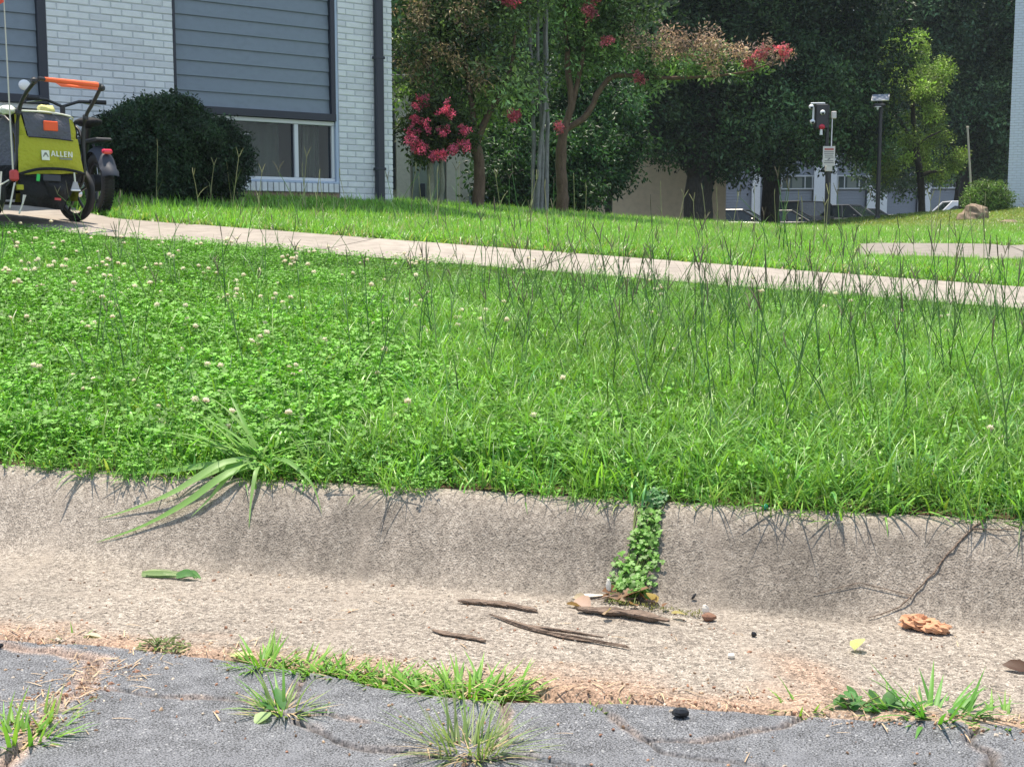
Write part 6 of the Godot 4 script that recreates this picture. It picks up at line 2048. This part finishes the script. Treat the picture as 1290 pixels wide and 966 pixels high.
	put("leaves", done(st2), M.weed_leaf, iv)
	# loose tall blades leaning out over the kerb and a bare trailing stem
	var n := 0
	var says := ["single grass blade drooping over the kerb left of the vine", "lone grass blade bowing over the kerb right of the vine", "pair of thin stalks leaning over the kerb above the yellow leaf", "long blade tipping off the lawn edge near the green cap", "thin grass stem hanging over the kerb far right", "short blade hanging over the kerb centre"]
	for e in [[-0.62, 3.14, .16], [-0.36, 3.13, .17], [-0.02, 3.13, .20], [-0.16, 3.12, .19], [0.26, 3.12, .15], [-0.95, 3.14, .12]]:
		var tt := tuft("overhanging_grass", says[n], "grass blade", gs(e[0], e[1], 0.01), 5, .02, e[2] * .7, e[2], .004, .5, 1.1, lin(.16, .30, .07), lin(.30, .38, .15), 1, 0, 0.6, 2.4, 1.2)
		tt.rotation.y = rb(-0.3, 0.3)
		n += 1

# ---------------------------------------------------------------- litter
func stick(called: String, label: String, a: Vector3, b: Vector3, r: float, m: Material, parent_label := "stick", fork := false, flat := 0.6) -> void:
	var t := thing(called, label, parent_label, a)
	var d := b - a
	var pts := []
	var rr := []
	var side := d.cross(Vector3.UP).normalized()
	for i in 11:
		var f := i / 10.0
		pts.append(d * f + side * (0.008 * sin(f * 5.0 + r * 900.0) * d.length() / 0.2) + Vector3(0, r * flat, 0))
		rr.append(r * (0.75 + 0.35 * sin(f * 17.0 + r * 500.0) * 0.5 + 0.25 * sin(PI * f)) * rb(0.85, 1.15))
	rr[0] *= 0.6
	rr[10] *= 0.55
	var st := stool()
	st.set_smooth_group(-1)
	var sides := 11
	var groove := []
	for k in sides:
		groove.append(rb(0.72, 1.15))
	var rings := []
	for i in 11:
		var fb := frame_at(d)
		var row := []
		for k in sides:
			var ang := TAU * k / sides + 0.15 * sin(i * 0.7)
			var q: float = rr[i] * groove[k] * rb(0.9, 1.1)
			row.append(pts[i] + (fb.x * cos(ang) + fb.y * sin(ang) * flat) * q + d * (rb(-.03, .03) if (i == 0 or i == 10) else 0.0))
		rings.append(row)
	for i in 10:
		for k in sides:
			var k2 := (k + 1) % sides
			quad(st, rings[i][k], rings[i + 1][k], rings[i + 1][k2], rings[i][k2])
	for k in range(1, sides - 1):
		tri(st, rings[0][0], rings[0][k], rings[0][k + 1])
		tri(st, rings[10][0], rings[10][k + 1], rings[10][k])
	put("wood", done(st), m, t)
	if fork:
		put("branch", tube_mesh([pts[3], pts[6] + side * -0.022 + Vector3(0, 0.003, 0), pts[8] + side * -0.03], [r * 0.7, r * 0.6, r * 0.3], 6), m, t)
	if called == "bark_strip":
		for i in 4:
			var f := rb(0.1, 0.8)
			put("splinter", tube_mesh([d * f + Vector3(0, r * 1.3 * flat, 0), d * (f + rb(.12, .25)) + side * rb(-r, r) + Vector3(0, r * 1.2 * flat, 0)], [r * .35, r * .15], 5), M.dead_wood, t)

func build_litter() -> void:
	stick("bark_strip", "dark strip of bark lying uppermost of the sticks in the gutter", gs(-0.885, 2.735), gs(-0.69, 2.705), .0095, M.dead_wood)
	stick("forked_stick", "long thin forked twig angled across the gutter", gs(-0.785, 2.63), gs(-0.455, 2.475), .0062, M.dead_wood, "stick", true, 0.9)
	stick("short_stick", "short dark stick lowest and leftmost in the gutter", gs(-0.865, 2.495), gs(-0.735, 2.44), .0075, M.dead_wood)
	stick("bark_strip", "thick split piece of bark below the trailing vine", gs(-0.60, 2.735), gs(-0.395, 2.70), .0165, M.dead_wood)
	# thin twig up the kerb face on the right
	var tw_ := thing("thin_twig", "thin curved twig lying down the kerb face on the right", "twig", gs(0.15, 2.95))
	var pts := []
	for e in [[.27, 3.08], [.24, 3.04], [.19, 2.99], [.14, 2.94], [.08, 2.885], [.02, 2.85]]:
		pts.append(gs(e[0], e[1], 0.006) - tw_.position)
	put("wood", tube_mesh(wobble(pts, 0.002, 4), ramp(.0026, .0011, 21), 6), M.dead_wood, tw_)
	put("branch", tube_mesh([gs(.245, 3.045, .006) - tw_.position, gs(.30, 3.04, .012) - tw_.position, gs(.35, 3.05, .01) - tw_.position], [.002, .0014, .0008], 5), M.dead_wood, tw_)
	put("branch", tube_mesh([gs(.11, 2.915, .006) - tw_.position, gs(.0, 2.93, .008) - tw_.position, gs(-.10, 2.905, .004) - tw_.position], [.0011, .0009, .0006], 5), M.dead_wood, tw_)
	# torn grass bundle
	var tb := thing("torn_grass", "cut bundle of pale green grass lying in the gutter on the left", "grass bundle", gs(-1.64, 2.745, 0.006))
	for i in 14:
		var a := -1.715 + rb(0, .03)
		var b := a + rb(.075, .14)
		var u := rb(-.008, .012)
		var v := u + rb(-.01, .01)
		var pale := lin(.62, .66, .40).lerp(lin(.30, .46, .16), smoothstep(-1.60, -1.56, b))
		put("blade", surface_blade([[a, 2.745 + u, rb(.003, .012)], [lerpf(a, b, .5), 2.745 + (u + v) * .4, rb(.008, .018)], [b, 2.745 + v, rb(.003, .014)]], rb(.010, .016), tb.position, pale * rb(.75, 1.05)), M.weed_leaf, tb)
	for i in 5:
		var a := -1.61 + rb(-.01, .015)
		put("blade", surface_blade([[a, 2.745 + rb(-.012, .012), .010], [a + .03, 2.745 + rb(-.012, .012), .018], [a + .055, 2.745 + rb(-.014, .014), .006]], .018, tb.position, lin(.15, .33, .10)), M.weed_leaf, tb)
	# leaves
	var one := func(called: String, label: String, at: Vector3, b: Basis, l: float, w: float, c: Color, m: Material) -> void:
		var st := stool()
		st.set_smooth_group(0)
		st.set_color(c)
		leaf(st, Vector3(0, 0, -l / 2), Basis.IDENTITY, l, w, 0.35)
		var o := put(called, done(st), m, self, Transform3D(b, at))
		tag(o, label, "leaf")
	one.call("fallen_leaf", "yellow green triangular leaf standing on the gutter at right", gs(0.0, 2.605, 0.017), Basis(Vector3.UP, 0.25) * Basis(Vector3.RIGHT, -1.0), .042, .034, lin(.84, .80, .55), M.weed_leaf)
	one.call("fallen_leaf", "cream dry leaf at the left end of the joint's grass row", gs(-1.165, 2.215, 0.006), Basis(Vector3.UP, 1.8) * Basis(Vector3.RIGHT, -.1), .05, .024, lin(.66, .62, .30), M.weed_leaf)
	one.call("fallen_leaf", "small bleached leaf beside the tiny sprig at far left", gs(-1.525, 2.255, 0.004), Basis(Vector3.UP, 1.4), .04, .018, lin(.66, .60, .45), M.weed_leaf)
	one.call("fallen_leaf", "dark brown curled leaf in the gutter at the right edge", gs(0.295, 2.555, 0.012), Basis(Vector3.UP, 1.2) * Basis(Vector3.BACK, 0.5), .055, .032, lin(.10, .05, .03), M.weed_leaf)
	one.call("fallen_leaf", "pale green leaf under the crack tuft in the road", gs(-0.975, 1.925, 0.006), Basis(Vector3.UP, -0.6) * Basis(Vector3.RIGHT, .15), .04, .03, lin(.36, .50, .20), M.weed_leaf)
	var dl := [[-.555, 2.865, .05, .03, lin(.22, .11, .06)], [-.51, 2.85, .045, .03, lin(.26, .14, .08)], [-.475, 2.845, .05, .028, lin(.20, .10, .055)], [-.45, 2.835, .035, .02, lin(.46, .30, .19)], [-.535, 2.835, .04, .02, lin(.36, .22, .14)]]
	var dsay := ["curled brown dead leaf at the foot of the trailing vine", "brown dead leaf resting against the thick bark piece", "dark dead leaf at the right foot of the trailing vine", "pale tan dead leaf right of the vine foot", "tan curled leaf scrap left of the vine foot"]
	for i in dl.size():
		var e = dl[i]
		one.call("dead_leaf", dsay[i], gs(e[0], e[1], 0.016), Basis(Vector3.UP, rb(0, TAU)) * Basis(Vector3.BACK, rb(.4, .9)), e[2], e[3], e[4], M.weed_leaf)
	var psay := ["brown leaf scrap under the upright white splinter", "rolled dead leaf between vine foot and thick bark", "broken tan leaf over the thick bark piece", "dark leaf crumb left of the thick bark piece", "pale leaf curl on the moss strip", "small tan leaf flake below the thick bark", "dead leaf scrap at the left end of the thick bark", "curled tan leaf right of the thick bark"]
	var pxy := [[-.56, 2.845], [-.515, 2.83], [-.49, 2.795], [-.615, 2.80], [-.42, 2.80], [-.53, 2.69], [-.62, 2.76], [-.38, 2.74]]
	one.call("dead_leaf", "big arched brown dead leaf leaning on the vine foot", gs(-.50, 2.85, .026), Basis(Vector3.UP, 1.9) * Basis(Vector3.RIGHT, -.35), .085, .045, lin(.30, .17, .10), M.weed_leaf)
	one.call("dead_leaf", "long folded tan dead leaf right of the arched leaf", gs(-.455, 2.835, .022), Basis(Vector3.UP, 2.7) * Basis(Vector3.RIGHT, .5), .07, .028, lin(.52, .36, .24), M.weed_leaf)
	one.call("dead_leaf", "pinkish torn dead leaf left of the thick bark end", gs(-.605, 2.775, .012), Basis(Vector3.UP, .6) * Basis(Vector3.BACK, .5), .055, .04, lin(.55, .38, .30), M.weed_leaf)
	for i in 8:
		one.call("dead_leaf", psay[i], gs(pxy[i][0], pxy[i][1], rb(.008, .02)), Basis(Vector3.UP, rb(0, TAU)) * Basis(Vector3.BACK, rb(.3, 1.0)), rb(.025, .045), rb(.014, .026), [lin(.26, .14, .08), lin(.50, .36, .24), lin(.34, .20, .12), lin(.62, .50, .36)][i % 4], M.weed_leaf)
	for i in 5:
		var a := gs(rb(-.58, -.44), rb(2.80, 2.86), .01)
		stick("thin_twig", ["bent pale twig scrap at the vine foot, left", "short twig leaning on the thick bark piece", "thin straw twig across the moss strip", "brown twig scrap behind the thick bark piece", "tiny twig right of the vine foot"][i], a, a + Vector3(rb(-.06, .06), rb(-.004, .012), rb(-.03, .03)), .0022, M.dead_wood, "twig", false, 1.0)
	# pale chips
	var chip := func(called: String, label: String, category: String, at: Vector3, size: Vector3, m: Material, b: Basis, rough := 0.45, seg := 9) -> void:
		var st := stool()
		lump(st, Vector3(0, size.y, 0), size, rough, seg, rng.randi() % 50, seg < 10 or rough > 0.7, 1.9 if rough > 0.7 else 1.0)
		tag(put(called, done(st), m, self, Transform3D(b, at)), label, category)
	chip.call("pale_chip", "long bone white chip lying left of the vine foot", "chip", gs(-.605, 2.855), Vector3(.034, .004, .010), M.bone_white, Basis(Vector3.UP, 0.1), 0.85, 11)
	chip.call("pale_chip", "white splinter standing upright against the vine foot", "chip", gs(-.565, 2.865), Vector3(.0065, .022, .006), M.bone_white, Basis(Vector3.BACK, -0.1))
	chip.call("pale_chip", "small white flake at the right end of the moss strip", "chip", gs(-.325, 2.765, .008), Vector3(.008, .012, .006), M.bone_white, Basis.IDENTITY)
	chip.call("bark_chip", "reddish brown bark chip at the end of the moss strip", "bark chip", gs(-.315, 2.745), Vector3(.016, .009, .012), M.brown_leaf, Basis.IDENTITY)
	chip.call("dry_lump", "crumpled orange dry leaf lump in the gutter on the right", "dry lump", gs(.125, 2.815), Vector3(.036, .014, .024), M.orange_dry, Basis(Vector3.UP, -.2), 0.75, 26)
	chip.call("dry_lump", "smaller orange crumb joined to the front of the dry lump", "dry lump", gs(.16, 2.79), Vector3(.027, .011, .018), M.orange_dry, Basis(Vector3.UP, -.1), 0.75, 22)
	chip.call("black_stone", "small shiny black stone on the road edge", "stone", gs(-.29, 2.13), Vector3(.016, .009, .013), M.coal, Basis(Vector3.UP, .3), 0.3)
	chip.call("white_pebble", "white pebble in the gutter left of the yellow leaf", "pebble", gs(-.24, 2.485), Vector3(.008, .006, .007), M.bone_white, Basis.IDENTITY, 0.3)
	chip.call("dark_pebble", "little dark pebble in the gutter above the white pebble", "pebble", gs(-.21, 2.65), Vector3(.006, .006, .005), M.coal, Basis.IDENTITY, 0.3)
	chip.call("dark_flake", "tiny dark flake on the kerb face right of the vine", "flake", gs(-.37, 2.87, .004), Vector3(.003, .009, .004), M.coal, Basis(Vector3.BACK, -.6), 0.3)
	chip.call("dark_pebble", "black crumb on the road near the left crack", "pebble", gs(-1.66, 2.14), Vector3(.006, .005, .005), M.coal, Basis.IDENTITY, 0.3)
	chip.call("bottle_cap", "tiny round green cap at the lawn edge above the kerb", "cap", gs(-.225, 3.085, .0), Vector3(.008, .007, .008), M.green_cap, Basis.IDENTITY, 0.05, 12)
	# moss strip
	var ms := thing("moss_strip", "narrow strip of yellow moss between bark and brown chip", "moss", gs(-.39, 2.79))
	var mst := stool()
	mst.set_smooth_group(0)
	for i in 260:
		var f := rng.randf()
		var p := gs(lerpf(-.56, -.33, f) + rb(-.008, .008), lerpf(2.83, 2.765, f) + rb(-.012, .012), rb(0, .01)) - ms.position
		mst.set_color(lin(.20, .20, .06) * rb(.6, 1.4))
		leaf(mst, p, Basis(Vector3.UP, rb(0, TAU)) * Basis(Vector3.RIGHT, rb(-1.3, -.2)), rb(.004, .009), .003, 0.2)
	put("fronds", done(mst), M.weed_leaf, ms)
	# crumbs: dry bits along the joint, in the cracks and in the gutter
	var bits := []
	var bit := stool()
	lump(bit, Vector3.ZERO, Vector3(1, .55, .7), 0.6, 6, 1, true)
	var bm := done(bit)
	for i in 2600:
		var s := rb(-1.9, 0.5)
		var t := 2.235 + rng.randfn() * 0.025
		var r := rng.randf()
		if r < 0.12:
			t = rb(2.25, 2.85)
		elif r < 0.22:
			t = rb(1.8, 2.2)
		elif r < 0.34:
			s = -1.37 + rng.randfn() * 0.045
			t = rb(1.75, 2.14)
		var z := rb(.0012, .0042) * (1.0 if rng.randf() < .9 else 1.6)
		var c: Color = [lin(.32, .17, .10), lin(.44, .30, .19), lin(.20, .12, .07), lin(.55, .46, .36), lin(.30, .15, .09)][rng.randi() % 5]
		bits.append([Transform3D(any_turn().scaled(Vector3(z, z, z)), gs(s, t, (-.012 if absf(t - 2.235) < .02 else 0.001))), c * rb(.7, 1.2)])
	tag(many("debris", bm, M.stalk, bits), "crumbs of clay and bark in the joint", "debris")
	var straw := []
	var sst := stool()
	sst.set_smooth_group(0)
	blade(sst, Vector3.ZERO, 0.0, 1.0, 0.06, 1.45, 0.25, 3, 0.3)
	var sm := done(sst)
	for i in 420:
		var s := rb(-1.8, 0.45)
		var t := 2.235 + rng.randfn() * 0.03
		if rng.randf() < 0.35:
			s = -1.37 + rng.randfn() * 0.06
			t = rb(1.72, 2.16)
		elif rng.randf() < 0.2:
			t = rb(1.8, 2.85)
		var z := rb(.012, .05)
		var k := rb(.7, 1.2)
		straw.append([Transform3D(Basis(Vector3.UP, rb(0, TAU)).scaled(Vector3(z, z, z)), gs(s, t, .002)), Color(.46 * k, .33 * k, .20 * k)])
	tag(many("dry_straw", sm, M.stalk, straw), "broken straw lying along the joint and cracks", "debris")
